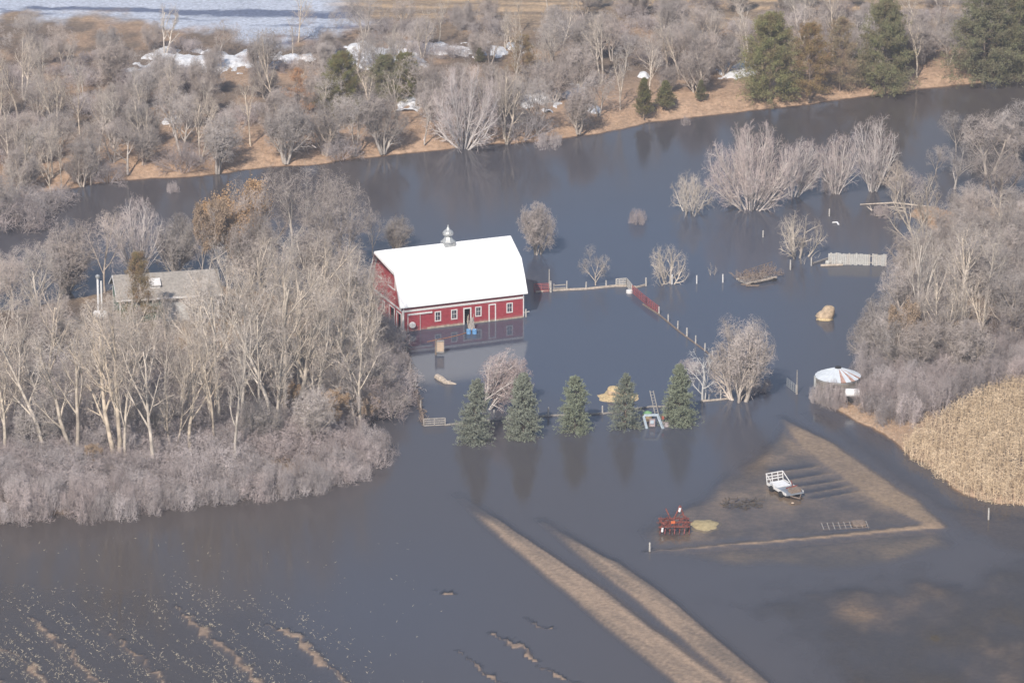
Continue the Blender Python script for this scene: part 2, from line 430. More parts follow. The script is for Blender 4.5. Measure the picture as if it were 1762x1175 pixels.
def axis(lo, hi, step, far):
    a = list(np.arange(lo, hi + step, step)); s = step
    b = [a[-1]]
    while b[-1] < far: s *= 1.35; b.append(b[-1] + s)
    s = step; c = [a[0]]
    while c[-1] > -far: s *= 1.35; c.append(c[-1] - s)
    return np.array(c[:0:-1] + a + b[1:])
gx = axis(-84, 84, .42, 9000); gy = axis(444, 752, .62, 9000)
GX, GY = np.meshgrid(gx, gy)
GZ, GC = ground(GX, GY)
nx, ny = len(gx), len(gy)
ii = np.arange((ny - 1) * nx).reshape(ny - 1, nx)[:, :-1].ravel()
quads = np.stack([ii, ii + 1, ii + nx + 1, ii + nx], 1)
def grid_obj(name, Z):
    me = np_mesh(name, np.stack([GX.ravel(), GY.ravel(), Z.ravel()], 1), [quads])
    me.polygons.foreach_set("use_smooth", np.ones(len(quads), bool))
    return link(name, me)
g = grid_obj("ground", GZ + (fbm(GX / .8, GY / .9, 91) - .5) * .25 * (GZ > .1)); tag(g, "wet brown bottomland, dry tan grass on the far river bank", kind="structure")
ca = g.data.attributes.new("gcol", 'FLOAT_COLOR', 'POINT')
ca.data.foreach_set("color", np.concatenate([GC.reshape(-1, 3), np.ones((GC.size // 3, 1))], 1).astype(np.float32).ravel())
mg = bpy.data.materials.new("ground_soil"); mg.use_nodes = True
N = mg.node_tree.nodes; L = mg.node_tree.links; bs = N["Principled BSDF"]; bs.inputs["Roughness"].default_value = .95; bs.inputs["Specular IOR Level"].default_value = .15
at = N.new("ShaderNodeAttribute"); at.attribute_name = "gcol"
tc = N.new("ShaderNodeTexCoord"); nz = N.new("ShaderNodeTexNoise"); nz.inputs["Scale"].default_value = 1.6; nz.inputs["Detail"].default_value = 8; nz.inputs["Roughness"].default_value = .7
L.new(tc.outputs["Object"], nz.inputs["Vector"])
mr = N.new("ShaderNodeMapRange"); mr.inputs[1].default_value = .3; mr.inputs[2].default_value = .7; mr.inputs[3].default_value = .62; mr.inputs[4].default_value = 1.35
L.new(nz.outputs["Fac"], mr.inputs[0])
mx = N.new("ShaderNodeVectorMath"); mx.operation = 'SCALE'; L.new(at.outputs["Color"], mx.inputs[0]); L.new(mr.outputs[0], mx.inputs["Scale"])
L.new(mx.outputs[0], bs.inputs["Base Color"])
bp = N.new("ShaderNodeBump"); bp.inputs["Strength"].default_value = .5; bp.inputs["Distance"].default_value = .25
L.new(nz.outputs["Fac"], bp.inputs["Height"]); L.new(bp.outputs[0], bs.inputs["Normal"])
g.data.materials.append(mg)

w = grid_obj("water", np.zeros_like(GZ)); tag(w, "muddy brown flood water covering the farmyard and filling the river", kind="structure")
wa = w.data.attributes.new("depth", 'FLOAT', 'POINT')
wa.data.foreach_set("value", (-GZ).astype(np.float32).ravel())
silt = (fbm(GX / 45, GY / 90, 33, 3) - .5) * .8 + .66
for sx_, sy_, sr_, sv_ in ((250, 950, 300, .5), (1000, 575, 270, -.85), (1150, 420, 200, -.4), (640, 1060, 160, -.45), (900, 270, 260, .2), (1650, 1050, 300, .35), (950, 780, 120, .3), (1680, 180, 200, .5), (500, 300, 200, .3)):  # silt tone by place; the upper right patch imitates corner darkening
    q_ = P(sx_, sy_); silt = silt + sv_ * np.exp(-(((GX - q_.x) / (sr_ / 14)) ** 2 + ((GY - q_.y) / (sr_ / 8)) ** 2) * .5)
sa = w.data.attributes.new("silt", 'FLOAT', 'POINT'); sa.data.foreach_set("value", np.clip(silt, 0, 1).astype(np.float32).ravel())
mw = bpy.data.materials.new("flood_water"); mw.use_nodes = True
N = mw.node_tree.nodes; L = mw.node_tree.links; N.clear()
out = N.new("ShaderNodeOutputMaterial")
df = N.new("ShaderNodeBsdfDiffuse"); tr = N.new("ShaderNodeBsdfTransparent"); gl = N.new("ShaderNodeBsdfGlossy")
tr.inputs[0].default_value = (.90, .84, .76, 1)
tc = N.new("ShaderNodeTexCoord")
big = N.new("ShaderNodeTexNoise"); big.inputs["Scale"].default_value = .018; big.inputs["Detail"].default_value = 3
mp = N.new("ShaderNodeMapping"); mp.inputs["Scale"].default_value = (1, .45, 1); L.new(tc.outputs["Object"], mp.inputs[0]); L.new(mp.outputs[0], big.inputs["Vector"])
rr = N.new("ShaderNodeValToRGB"); rr.color_ramp.elements[0].position = 0; rr.color_ramp.elements[0].color = (.074, .087, .120, 1)
rr.color_ramp.elements[1].position = 1; rr.color_ramp.elements[1].color = (.088, .075, .070, 1)
sn = N.new("ShaderNodeAttribute"); sn.attribute_name = "silt"; L.new(sn.outputs["Fac"], rr.inputs[0]); L.new(rr.outputs[0], df.inputs[0])
rp = N.new("ShaderNodeTexNoise"); rp.inputs["Scale"].default_value = 1.6; rp.inputs["Detail"].default_value = 4; rp.inputs["Roughness"].default_value = .6
mp2 = N.new("ShaderNodeMapping"); mp2.inputs["Scale"].default_value = (.8, 1.2, 1); mp2.inputs["Rotation"].default_value = (0, 0, .3); L.new(tc.outputs["Object"], mp2.inputs[0]); L.new(mp2.outputs[0], rp.inputs["Vector"])
bp = N.new("ShaderNodeBump"); bp.inputs["Strength"].default_value = .10; bp.inputs["Distance"].default_value = .05
L.new(rp.outputs["Fac"], bp.inputs["Height"])
gl.inputs["Roughness"].default_value = .07; L.new(bp.outputs[0], gl.inputs["Normal"])
wv = N.new("ShaderNodeTexNoise"); wv.inputs["Scale"].default_value = .07; wv.inputs["Detail"].default_value = 5; wv.inputs["Distortion"].default_value = .8
mp3 = N.new("ShaderNodeMapping"); mp3.inputs["Scale"].default_value = (.7, 1.0, 1); mp3.inputs["Rotation"].default_value = (0, 0, -.5); L.new(tc.outputs["Object"], mp3.inputs[0]); L.new(mp3.outputs[0], wv.inputs["Vector"])
w1 = N.new("ShaderNodeMapRange"); w1.inputs[1].default_value = .35; w1.inputs[2].default_value = .68; w1.inputs[3].default_value = .06; w1.inputs[4].default_value = .30; L.new(wv.outputs["Fac"], w1.inputs[0]); L.new(w1.outputs[0], bp.inputs["Strength"])
w2 = N.new("ShaderNodeMapRange"); w2.inputs[1].default_value = .35; w2.inputs[2].default_value = .68; w2.inputs[3].default_value = .04; w2.inputs[4].default_value = .13; L.new(wv.outputs["Fac"], w2.inputs[0]); L.new(w2.outputs[0], gl.inputs["Roughness"])
fr = N.new("ShaderNodeFresnel"); ge = N.new("ShaderNodeNewGeometry")      # light leaving the water from below keeps the air-side index
ir = N.new("ShaderNodeMapRange"); ir.inputs[3].default_value = 1.33; ir.inputs[4].default_value = 1 / 1.33
L.new(ge.outputs["Backfacing"], ir.inputs[0]); L.new(ir.outputs[0], fr.inputs[0])
dp = N.new("ShaderNodeAttribute"); dp.attribute_name = "depth"
m1 = N.new("ShaderNodeMath"); m1.operation = 'MULTIPLY'; m1.inputs[1].default_value = -2.8; L.new(dp.outputs["Fac"], m1.inputs[0])
m2 = N.new("ShaderNodeMath"); m2.operation = 'EXPONENT'; L.new(m1.outputs[0], m2.inputs[0])
m3 = N.new("ShaderNodeMath"); m3.operation = 'MINIMUM'; m3.inputs[1].default_value = 1.0; L.new(m2.outputs[0], m3.inputs[0])
x1 = N.new("ShaderNodeMixShader"); L.new(m3.outputs[0], x1.inputs[0]); L.new(df.outputs[0], x1.inputs[1]); L.new(tr.outputs[0], x1.inputs[2])
x2 = N.new("ShaderNodeMixShader"); L.new(fr.outputs[0], x2.inputs[0]); L.new(x1.outputs[0], x2.inputs[1]); L.new(gl.outputs[0], x2.inputs[2])
L.new(x2.outputs[0], out.inputs[0])
w.data.materials.append(mw)

def gz(x, y):
    z, c = ground(np.array([x]), np.array([y])); return float(z[0])

# snow and ice heaped under the far trees
def snow():
    PT = [(350, 128, 135, 18), (440, 122, 60, 10), (655, 120, 75, 20), (760, 106, 115, 11), (620, 104, 30, 8), (930, 182, 34, 22), (985, 176, 20, 18), (1262, 134, 32, 16), (712, 192, 26, 14), (1018, 204, 12, 6), (405, 130, 85, 12),
          (285, 230, 9, 4), (303, 226, 12, 5), (1108, 146, 10, 5), (120, 146, 14, 4), (530, 120, 12, 6)]
    V = []; F = []; nb = 0
    for cx, cy, rx, ry in PT:
        a = P(cx, cy); sc = ppm(a); wx_, wy_ = rx / sc, ry / sc / .27
        n = 46
        xs = np.linspace(-1.25, 1.25, n); X, Y = np.meshgrid(a.x + xs * wx_, a.y + xs * wy_)
        rr_ = np.hypot((X - a.x) / wx_, (Y - a.y) / wy_)
        h = (1 - rr_) * 1.3 + (fbm(X / 1.8, Y / 3, 5, 3) - .5) * 2.8 + .1
        g0, _ = ground(X, Y)
        Z = g0 + np.clip(h, -.3, .8) * .75 + (fbm(X / .9, Y / 1.1, 8) - .5) * .3
        V.append(np.stack([X.ravel(), Y.ravel(), Z.ravel()], 1))
        i0 = np.arange((n - 1) * n).reshape(n - 1, n)[:, :-1].ravel()
        q = np.stack([i0, i0 + 1, i0 + n + 1, i0 + n], 1)
        hh = h.ravel(); keep = hh[q].max(1) > 0
        F.append(q[keep] + nb); nb += n * n
    o = link("snow", np_mesh("snow", np.concatenate(V), [np.concatenate(F)]), mat("old_snow", (.74, .75, .77), rough=.9, var=.25, scale=1.5, bump=.4, bscale=5))
    tag(o, "white heaps of old snow and ice lying under the far bank trees", kind="stuff", cat="snow")
snow()
# ---------------------------------------------------------------- trees
def nrm(v): return v / (np.linalg.norm(v, axis=-1, keepdims=True) + 1e-9)
def lines(P0, D, Ln, Rd, m, wob, up, taper, rng, curl=0.0):
    n = len(P0); pts = np.zeros((n, m + 1, 3)); pts[:, 0] = P0; d = nrm(D)
    for k in range(m):
        d = d + wob * rng.normal(size=(n, 3)); d[:, 2] += up + curl * k; d = nrm(d)
        pts[:, k + 1] = pts[:, k] + d * (Ln / m)[:, None]
    rad = Rd[:, None] * (1 - (1 - taper) * np.linspace(0, 1, m + 1))
    return pts, rad
def spawn(pts, rad, Ln, n, t0, t1, ang, asd, lr, fall, rr, rng, lmin=.1):
    Np, m = pts.shape[0], pts.shape[1] - 1
    t = t0 + (t1 - t0) * (np.arange(n)[None] + rng.random((Np, n))) / n
    x = np.clip(t * m, 0, m - 1e-4); i = x.astype(int); f = (x - i)[..., None]; r_ = np.arange(Np)[:, None]
    A, B = pts[r_, i], pts[r_, i + 1]; pos = A + (B - A) * f; tan = nrm(B - A)
    h = np.where(np.abs(tan[..., 2:3]) < .9, [0, 0, 1.], [1., 0, 0]); u = nrm(np.cross(tan, h)); v = np.cross(tan, u)
    az = rng.random((Np, 1)) * 6.28 + np.arange(n)[None] * 2.4 + rng.normal(size=(Np, n)) * .5
    a = np.radians(ang + asd * rng.normal(size=(Np, n)))[..., None]
    D = tan * np.cos(a) + (u * np.cos(az)[..., None] + v * np.sin(az)[..., None]) * np.sin(a)
    Lc = np.maximum(Ln[:, None] * lr * (1 - fall * t) * rng.uniform(.65, 1.3, (Np, n)), lmin)
    Rc = (rad[r_, i] * (1 - f[..., 0]) + rad[r_, i + 1] * f[..., 0]) * rr
    return pos.reshape(-1, 3), D.reshape(-1, 3), Lc.ravel(), Rc.ravel()
def tubes(pts, rad, s):
    n, m1 = pts.shape[:2]
    tan = nrm(np.gradient(pts, axis=1)); h = np.where(np.abs(tan[..., 2:3]) < .9, [0, 0, 1.], [1., 0, 0])
    u = nrm(np.cross(tan, h)); v = np.cross(tan, u)
    a = np.arange(s) * 2 * np.pi / s
    V = pts[:, :, None] + rad[:, :, None, None] * (u[:, :, None] * np.cos(a)[None, None, :, None] + v[:, :, None] * np.sin(a)[None, None, :, None])
    base = (np.arange(n)[:, None, None] * m1 + np.arange(m1 - 1)[None, :, None]) * s; k = np.arange(s)[None, None]
    k2 = (k + 1) % s
    F = np.stack([base + k, base + k2, base + s + k2, base + s + k], -1).reshape(-1, 4)
    return V.reshape(-1, 3), F
def blades(pts, wd, rng):
    """twigs too fine for a round section: slender tapering blades"""
    n, m1 = pts.shape[:2]
    tan = nrm(np.gradient(pts, axis=1)); sd = nrm(np.cross(tan, rng.normal(size=(n, 1, 3))))
    w_ = (wd if np.ndim(wd) else np.full(n, wd))[:, None, None] * (1 - .75 * np.linspace(0, 1, m1))[None, :, None] * .5
    V = np.stack([pts - sd * w_, pts + sd * w_], 2)
    b = (np.arange(n)[:, None] * m1 + np.arange(m1 - 1)[None]).ravel() * 2
    return V.reshape(-1, 3), np.stack([b, b + 1, b + 3, b + 2], 1)
def specks(pos, D, ln, wd, rng):
    """single needles or leaves, one small triangle each"""
    n = len(pos); sd = nrm(np.cross(D, rng.normal(size=(n, 3)))) * (np.asarray(wd) * np.ones(n))[:, None] * .5
    V = np.stack([pos - sd, pos + sd, pos + nrm(D) * (ln * np.ones(n))[:, None]], 1).reshape(-1, 3)
    return V, np.arange(3 * n).reshape(n, 3)
def join(parts):
    V = []; F = []; b = 0
    for v, f in parts: V.append(v); F.append(f + b); b += len(v)
    return np.concatenate(V), F
TPL = {}
def store(kind, meshes, mats_, nm):
    """meshes: list of (part name, V, F); keeps mesh data with nominal height and spread"""
    allv = np.concatenate([m[1] for m in meshes])
    H = np.percentile(allv[:, 2], 99.7); W = 2 * np.percentile(np.hypot(allv[:, 0], allv[:, 1]), 97)
    out = []
    for (pn, V, F), m in zip(meshes, mats_):
        me = np_mesh(pn, V, F); me.materials.append(m); out.append((pn, me))
    TPL.setdefault(kind, []).append((out, H, W, nm))

def bare(kind, seed, nm, stems, spread, L0, R0, lv, bark, twig, m0=7, wob0=.07, up0=.06, s_off=.1, tw=.02, leaf=None, ntr=2, base_off=0):
    rng = np.random.default_rng(seed)
    az = np.arange(stems) * 2.4 + rng.random(stems) * .8
    th = np.radians(spread * ((np.arange(stems) + rng.random(stems)) / stems) ** .7 if stems > 1 else np.array([spread * rng.random() * .2]))
    D = np.stack([np.sin(th) * np.cos(az), np.sin(th) * np.sin(az), np.cos(th)], 1)
    P0 = np.stack([np.cos(az) * s_off, np.sin(az) * s_off, np.full(stems, -.6)], 1) * (1 if stems > 1 else 1)
    if stems == 1: P0[:, :2] = 0
    Ls = L0 * (rng.uniform(.75, 1.1, stems) if spread < 60 else (.80 + .25 * th / np.radians(spread)) * rng.uniform(.9, 1.06, stems)); Rs = R0 * rng.uniform(.7, 1.1, stems)
    pts, rad = lines(P0, D, Ls, Rs, m0, wob0, up0, .35, rng)
    tr = [tubes(pts, rad, 6)]; cr = []; lf = []
    for q, (n, t0, t1, ang, asd, lr, fall, rr, m, wob, up) in enumerate(lv):
        P0, D, Ls, Rs = spawn(pts, rad, Ls, n, t0, t1, ang, asd, lr, fall, rr, rng)
        Rs = np.maximum(Rs, .006)
        last = q == len(lv) - 1
        pts, rad = lines(P0, D, Ls, Rs, m, wob, up, .3, rng)
        if q < ntr - 1: tr.append(tubes(pts, rad, 5))
        elif not last: cr.append(tubes(pts, rad, 3))
        else: cr.append(blades(pts, tw, rng))
        if leaf and last:
            c = rng.normal(size=(9, 3)) * np.array([2.2, 2.2, 1.8]) + pts[:, -1].mean(0) + leaf[3]
            dd = np.min(np.linalg.norm(pts[:, -1][:, None] - c[None], axis=-1), 1)
            e = pts[:, -1][dd < leaf[1]]; e = np.repeat(e, leaf[0], 0)
            e = e + rng.normal(size=e.shape) * .16
            lf.append(specks(e, rng.normal(size=e.shape), .15, leaf[2], rng))
    tj, cj = join(tr), join(cr)
    # crowns end in a rounded outline: long shoots are drawn in towards it
    cv_ = cj[0]; c0 = np.array([cv_[:, 0].mean(), cv_[:, 1].mean(), max(0, np.percentile(cv_[:, 2], 30) * (.2 if stems > 6 else .8))])
    q_ = np.array([np.percentile(np.abs(cv_[:, 0] - c0[0]), 93), np.percentile(np.abs(cv_[:, 1] - c0[1]), 93), np.percentile(cv_[:, 2] - c0[2], 96)])
    q_[:2] = q_[:2].mean() * 1.15
    def rnd(V):
        d = (V - c0) / q_; r_ = np.linalg.norm(d, axis=1, keepdims=True) + 1e-6
        n_ = np.where(r_ > .78, .78 + .5 * (1 - np.exp(-(r_ - .78) / .5)), r_)
        return np.where(V[:, 2:3] > c0[2] * .6, c0 + d / r_ * n_ * q_, V)
    if stems != 1 or L0 < 10: tj = (rnd(tj[0]), tj[1]); cj = (rnd(cj[0]), cj[1])
    ms = [("trunk", *tj), ("crown", *cj)]; mt = [bark, twig]
    if lf: ms.append(("leaves", *join(lf))); mt.append(M_leaf)
    store(kind, ms, mt, nm)

# levels: children, t0, t1, angle, sd, length ratio, falloff, radius ratio, segments, wobble, up
for s in range(5):      # tall pale forest trees of the left wood
    bare('tall', 10 + s, "cottonwood_tree", 1 if s % 3 else 2, 16, 15, .27, [(8, .32, 1, 27, 8, .50, .40, .66, 6, .09, .09), (6, .25, 1, 34, 11, .46, .3, .58, 4, .12, .06), (7, .2, 1, 42, 14, .5, .3, .6, 3, .14, .04), (6, .15, 1, 40, 15, .6, .2, .5, 2, .15, .03)],
         M_bark, M_twig_pale, wob0=.075, tw=.024, ntr=3, m0=9)
for s in range(5):      # dense round grey forest trees
    bare('wood', 30 + s, "bare_tree", 1 + s % 3, 24, 5.5, .19, [(6, .4, 1, 38, 12, .95, .2, .65, 5, .11, .09), (8, .2, 1, 40, 14, .5, .3, .5, 4, .13, .03), (9, .15, 1, 45, 15, .5, .3, .55, 3, .15, .02), (8, .1, 1, 42, 15, .65, .2, .5, 2, .16, .02)],
         M_barkg, M_twig, tw=.022, ntr=3)
for s in range(3):      # the same kind holding tan leaves
    bare('leafy', 50 + s, "bare_tree", 2, 24, 5.5, .19, [(6, .4, 1, 40, 12, .95, .2, .65, 5, .11, .06), (8, .2, 1, 42, 14, .5, .3, .5, 4, .13, .0), (8, .15, 1, 45, 15, .5, .3, .55, 3, .15, .0), (6, .1, 1, 42, 15, .55, .2, .5, 2, .16, .0)],
         M_barkg, M_twig, tw=.020, leaf=(10, 2.3, .15, np.array([-1.5, -1, -1.0])))
for s in range(2):      # big many-stemmed maples standing in the river
    bare('vase', 60 + s, "maple_tree", 20, 74, 9.5, .15, [(11, .15, 1, 26, 8, .48, .4, .6, 5, .07, .05), (10, .12, 1, 34, 11, .45, .35, .55, 4, .10, .03), (9, .1, 1, 38, 12, .5, .2, .55, 2, .11, .03)],
         M_bark_white, M_twig_red, up0=.02, wob0=.06, s_off=.3, tw=.022, ntr=3)
for s in range(2):
    bare('fan', 64 + s, "maple_tree", 11, 36, 11, .15, [(11, .15, 1, 25, 8, .46, .5, .6, 5, .07, .04), (10, .12, 1, 34, 10, .44, .35, .55, 4, .09, .03), (8, .1, 1, 38, 12, .5, .2, .55, 2, .10, .03)],
         M_bark_white, M_twig_red, up0=.015, wob0=.04, s_off=.22, tw=.022, ntr=3)
for s in range(4):      # little round trees of the flooded pasture
    bare('round', 70 + s, "small_tree", 1 if s % 2 else 2, 30, 2.2, .13, [(5, .45, 1, 36, 9, 1.35, .1, .7, 5, .12, .06), (9, .3, 1, 42, 14, .42, .1, .5, 4, .16, .02), (10, .1, 1, 45, 15, .55, .3, .5, 3, .18, .0), (7, .1, 1, 45, 18, .5, .2, .5, 2, .2, .0)],
         M_bark, M_twig_pale, tw=.016, ntr=3)
bare('spreading', 81, "small_tree", 5, 70, 3.6, .15, [(8, .3, 1, 40, 14, .6, .2, .6, 5, .16, .08), (8, .2, 1, 44, 15, .5, .3, .5, 3, .16, .04), (8, .1, 1, 45, 15, .5, .3, .5, 2, .18, .0)], M_bark, M_twig_pale, tw=.016, s_off=.1, ntr=3)
bare('spreading', 82, "small_tree", 8, 82, 4.2, .13, [(8, .3, 1, 40, 14, .6, .2, .6, 5, .18, .10), (9, .2, 1, 44, 15, .5, .3, .5, 3, .16, .04), (9, .1, 1, 45, 15, .5, .3, .5, 2, .18, .0)], M_bark, M_twig_pale, tw=.016, s_off=.2, ntr=3)
for s in range(3):      # dense fine-twigged upright crown
    bare('fine', 86 + s, "bare_tree", 4, 26, 3.4, .16, [(9, .2, 1, 26, 8, 1.0, .3, .6, 5, .07, .05), (11, .15, 1, 36, 12, .45, .3, .5, 4, .1, .02), (9, .1, 1, 42, 15, .5, .3, .5, 2, .14, .0), (4, .1, 1, 42, 15, .6, .3, .6, 2, .14, .0)],
         M_barkg, M_twig, tw=.020, s_off=.15, ntr=3)
bare('fine_pale', 86, "bare_tree", 5, 30, 3.4, .16, [(9, .2, 1, 28, 8, 1.0, .3, .6, 5, .07, .05), (11, .15, 1, 36, 12, .45, .3, .5, 4, .1, .02), (9, .1, 1, 42, 15, .5, .3, .5, 2, .14, .0), (3, .1, 1, 42, 15, .6, .3, .6, 2, .14, .0)],
     M_bark_white, M_twig_red, tw=.020, s_off=.15, ntr=3)
for s in range(5):      # low brush
    bare('bush', 90 + s, "bush", 15, 72, 2.4, .035, [(8, .15, 1, 32, 12, .6, .3, .6, 3, .13, .06), (8, .1, 1, 40, 14, .6, .3, .6, 3, .16, .03), (5, .1, 1, 44, 18, .6, .2, .6, 2, .2, .0)],
         M_twig_brush, M_twig_brush, up0=.07, wob0=.12, s_off=.5, tw=.020, ntr=1, m0=4)
bare('snag', 101, "dead_tree", 2, 24, 4.0, .16, [(5, .35, 1, 48, 12, .62, .1, .6, 4, .16, .10), (6, .3, 1, 44, 14, .55, .2, .6, 3, .2, .05), (4, .3, 1, 44, 14, .5, .2, .6, 2, .2, .0)], M_snag, M_snag, tw=.035)
bare('sapling', 111, "sapling", 2, 20, 2.0, .03, [(7, .3, 1, 36, 12, .5, .3, .6, 3, .12, .05), (5, .2, 1, 40, 12, .5, .3, .6, 2, .15, .0)], M_bark, M_twig_pale, tw=.018, m0=4)

def conifer(kind, seed, nm, H, W, nl, nb, droop, sprays, nn, nlen, nwid, m, base=.4, irr=.15, power=.85, gap=0.0, tufts=False):
    rng = np.random.default_rng(seed)
    zz = np.repeat(np.linspace(base, H * .985, nl), nb); n = len(zz)
    zz = zz + rng.normal(size=n) * H / nl * .35
    fr = np.clip(1 - zz / H, .0, 1)
    Ln = (W / 2) * fr ** power * rng.uniform(1 - irr * 1.6, 1 + irr, n) + .22
    if tufts: Ln *= np.where(zz < base + (H - base) * .25, .8 + .3 * rng.random(n), 1)
    az = rng.random(n) * 6.283 + np.arange(n) * 2.4
    el = np.radians(droop + 35 * (1 - fr) ** 2 + rng.normal(size=n) * 6)
    D = np.stack([np.cos(az) * np.cos(el), np.sin(az) * np.cos(el), np.sin(el)], 1)
    P0 = np.stack([np.zeros(n), np.zeros(n), zz], 1)
    keep = rng.random(n) > gap
    P0, D, Ln = P0[keep], D[keep], Ln[keep]; n = len(Ln)
    pts, rad = lines(P0, D, Ln, np.full(n, .035), 5, .06, -.02, .3, rng, curl=.035)
    br = [tubes(pts, rad, 3)]
    P1, D1, L1, R1 = spawn(pts, rad, Ln, sprays, .25 if not tufts else .35, 1, 48, 12, .34, .30, .6, rng, .18)
    D1[:, 2] *= .5
    p2, r2 = lines(P1, D1, L1, np.full(len(L1), .012), 3, .1, .03, .4, rng)
    allp = np.concatenate([p2])
    t = rng.random((len(allp), nn)) ** .7; x = np.clip(t * 3, 0, 2.999); i = x.astype(int); f = (x - i)[..., None]; r_ = np.arange(len(allp))[:, None]
    pos = (allp[r_, i] * (1 - f) + allp[r_, i + 1] * f).reshape(-1, 3)
    dr = nrm(rng.normal(size=pos.shape)) * .9 + np.repeat(nrm(allp[:, -1] - allp[:, 0]), nn, 0) * .6
    dr[:, 2] += .25
    pos = pos + rng.normal(size=pos.shape) * (.05 if not tufts else .14)
    nd = specks(pos, dr, nlen * rng.uniform(.7, 1.2, len(pos)), nwid, rng)
    tk = MB(); tk.tube([(0, 0, -1), (0.03, 0, H * .5), (0, 0, H * .97)], [H * .02, H * .012, .02], 7)
    tv, tf = np.array(tk.V), [np.array([f for f in tk.F if len(f) == 4])]
    tb = join([(tv, tf[0])] + br)
    V, F = nd
    store(kind, [("trunk", tb[0], tb[1]), ("foliage", V, [F])], [M_wood2, m], nm)
for s in range(5): conifer('spruce', 200 + s, "spruce_tree", 9, 6.2, (25, 28, 24, 22, 27)[s], (12, 13, 12, 11, 13)[s], (-10, -6, -14, -8, -12)[s], 11, 13, .21, .10, M_spruce, base=.1, irr=(.35, .25, .28, .4, .3)[s], power=(.62, .52, .40, .55, .66)[s], gap=(.12, .06, .05, .12, .05)[s])
for s in range(3): conifer('pine', 210 + s, "pine_tree", 12, 9.5, 21, 10, 4, 13, 20, .32, .085, M_pine, base=.5, irr=.3, power=.42, gap=.06, tufts=True)
for s in range(2): conifer('pine_brown', 215 + s, "pine_tree", 12, 8.5, 19, 10, 4, 11, 15, .30, .07, M_pine_brown, base=.6, irr=.35, power=.45, gap=.15, tufts=True)
conifer('pine_dead', 219, "pine_tree", 12, 7, 18, 7, -4, 8, 11, .24, .06, M_pine_dead, base=1.5, irr=.35, power=.6, gap=.25, tufts=True)
for s in range(2): conifer('cedar', 221 + s, "cedar_tree", 5, 2.8, 20, 10, 30, 7, 12, .18, .06, M_pine, base=.1, irr=.2, power=.6)

def thicket(name, label, items, group_seed=3):
    """far scrub that reads as one mass: one object, geometry nodes scatter the same bare trees and bushes"""
    cc = bpy.data.collections.new("thicket_sources"); kinds = ['fine', 'bush', 'bush', 'wood']; nomH = []
    for i, kd in enumerate(kinds):
        meshes, H, W, nm = TPL[kd][i % len(TPL[kd])]
        me = meshes[-1][1]; o = bpy.data.objects.new("%02d_source" % i, me); cc.objects.link(o); nomH.append(H)
    pts = []; idx = []; sc = []; rg = random.Random(group_seed)
    for k, x, y, h in items:
        a = P(x, y); zg = gz(a.x, a.y); a = P(x, y, max(zg, 0)); pts.append((a.x, a.y, a.z)); idx.append(k); sc.append(h / (ppm(a) * .95) / nomH[k])
    me = bpy.data.meshes.new(name); me.from_pydata(pts, [], [])
    me.attributes.new("pick", 'INT', 'POINT').data.foreach_set("value", idx)
    me.attributes.new("size", 'FLOAT', 'POINT').data.foreach_set("value", sc)
    me.attributes.new("turn", 'FLOAT', 'POINT').data.foreach_set("value", [rg.uniform(0, 6.28) for _ in pts])
    o = bpy.data.objects.new(name, me); C.objects.link(o); tag(o, label, kind="stuff", cat="thicket")
    ng = bpy.data.node_groups.new(name, 'GeometryNodeTree')
    ng.interface.new_socket("Geometry", in_out='INPUT', socket_type='NodeSocketGeometry'); ng.interface.new_socket("Geometry", in_out='OUTPUT', socket_type='NodeSocketGeometry')
    n = ng.nodes; l = ng.links; gi = n.new("NodeGroupInput"); go = n.new("NodeGroupOutput")
    ip = n.new("GeometryNodeInstanceOnPoints"); ci = n.new("GeometryNodeCollectionInfo"); ci.inputs[0].default_value = cc; ci.inputs[1].default_value = True; ci.inputs[2].default_value = True
    def att(nm_, ty):
        a_ = n.new("GeometryNodeInputNamedAttribute"); a_.data_type = ty; a_.inputs[0].default_value = nm_; return a_.outputs[0]
    cx = n.new("ShaderNodeCombineXYZ"); l.new(att("turn", 'FLOAT'), cx.inputs[2])
    l.new(gi.outputs[0], ip.inputs["Points"]); l.new(ci.outputs[0], ip.inputs["Instance"]); ip.inputs["Pick Instance"].default_value = True
    l.new(att("pick", 'INT'), ip.inputs["Instance Index"]); l.new(cx.outputs[0], ip.inputs["Rotation"]); l.new(att("size", 'FLOAT'), ip.inputs["Scale"]); l.new(ip.outputs[0], go.inputs[0])
    md = o.modifiers.new("scatter", 'NODES'); md.node_group = ng
    return o
_cnt = {}
def plant(kind, px, py, hpx=None, wpx=None, label="", cat="tree", group=None, rot=None, var=None, lean=None, z=None, parts=True, hm=None, wm=None, wmul=None):
    a = P(px, py); zg = gz(a.x, a.y)
    if zg > 0: a = P(px, py, zg)
    s = ppm(a)
    T = TPL[kind]; i = _cnt.get(kind, 0); _cnt[kind] = i + 1
    meshes, H, W, nm = T[(i if var is None else var) % len(T)]
    h = hm or hpx / (s * .95)
    wd = wm or (wpx / s if wpx else W * h / H)
    if lean: rot = 0
    t = thing(nm, label, cat, (a.x, a.y, max(zg, -.6) if z is None else z), rot if rot is not None else random.uniform(0, 6.28), group)
    k = wd / W
    t.scale = (k, k, h / H)
    if lean: t.rotation_euler = (lean[0], lean[1], t.rotation_euler[2])
    for pn, me in meshes:
        o = bpy.data.objects.new(pn, me); C.objects.link(o); o.parent = t
    return t
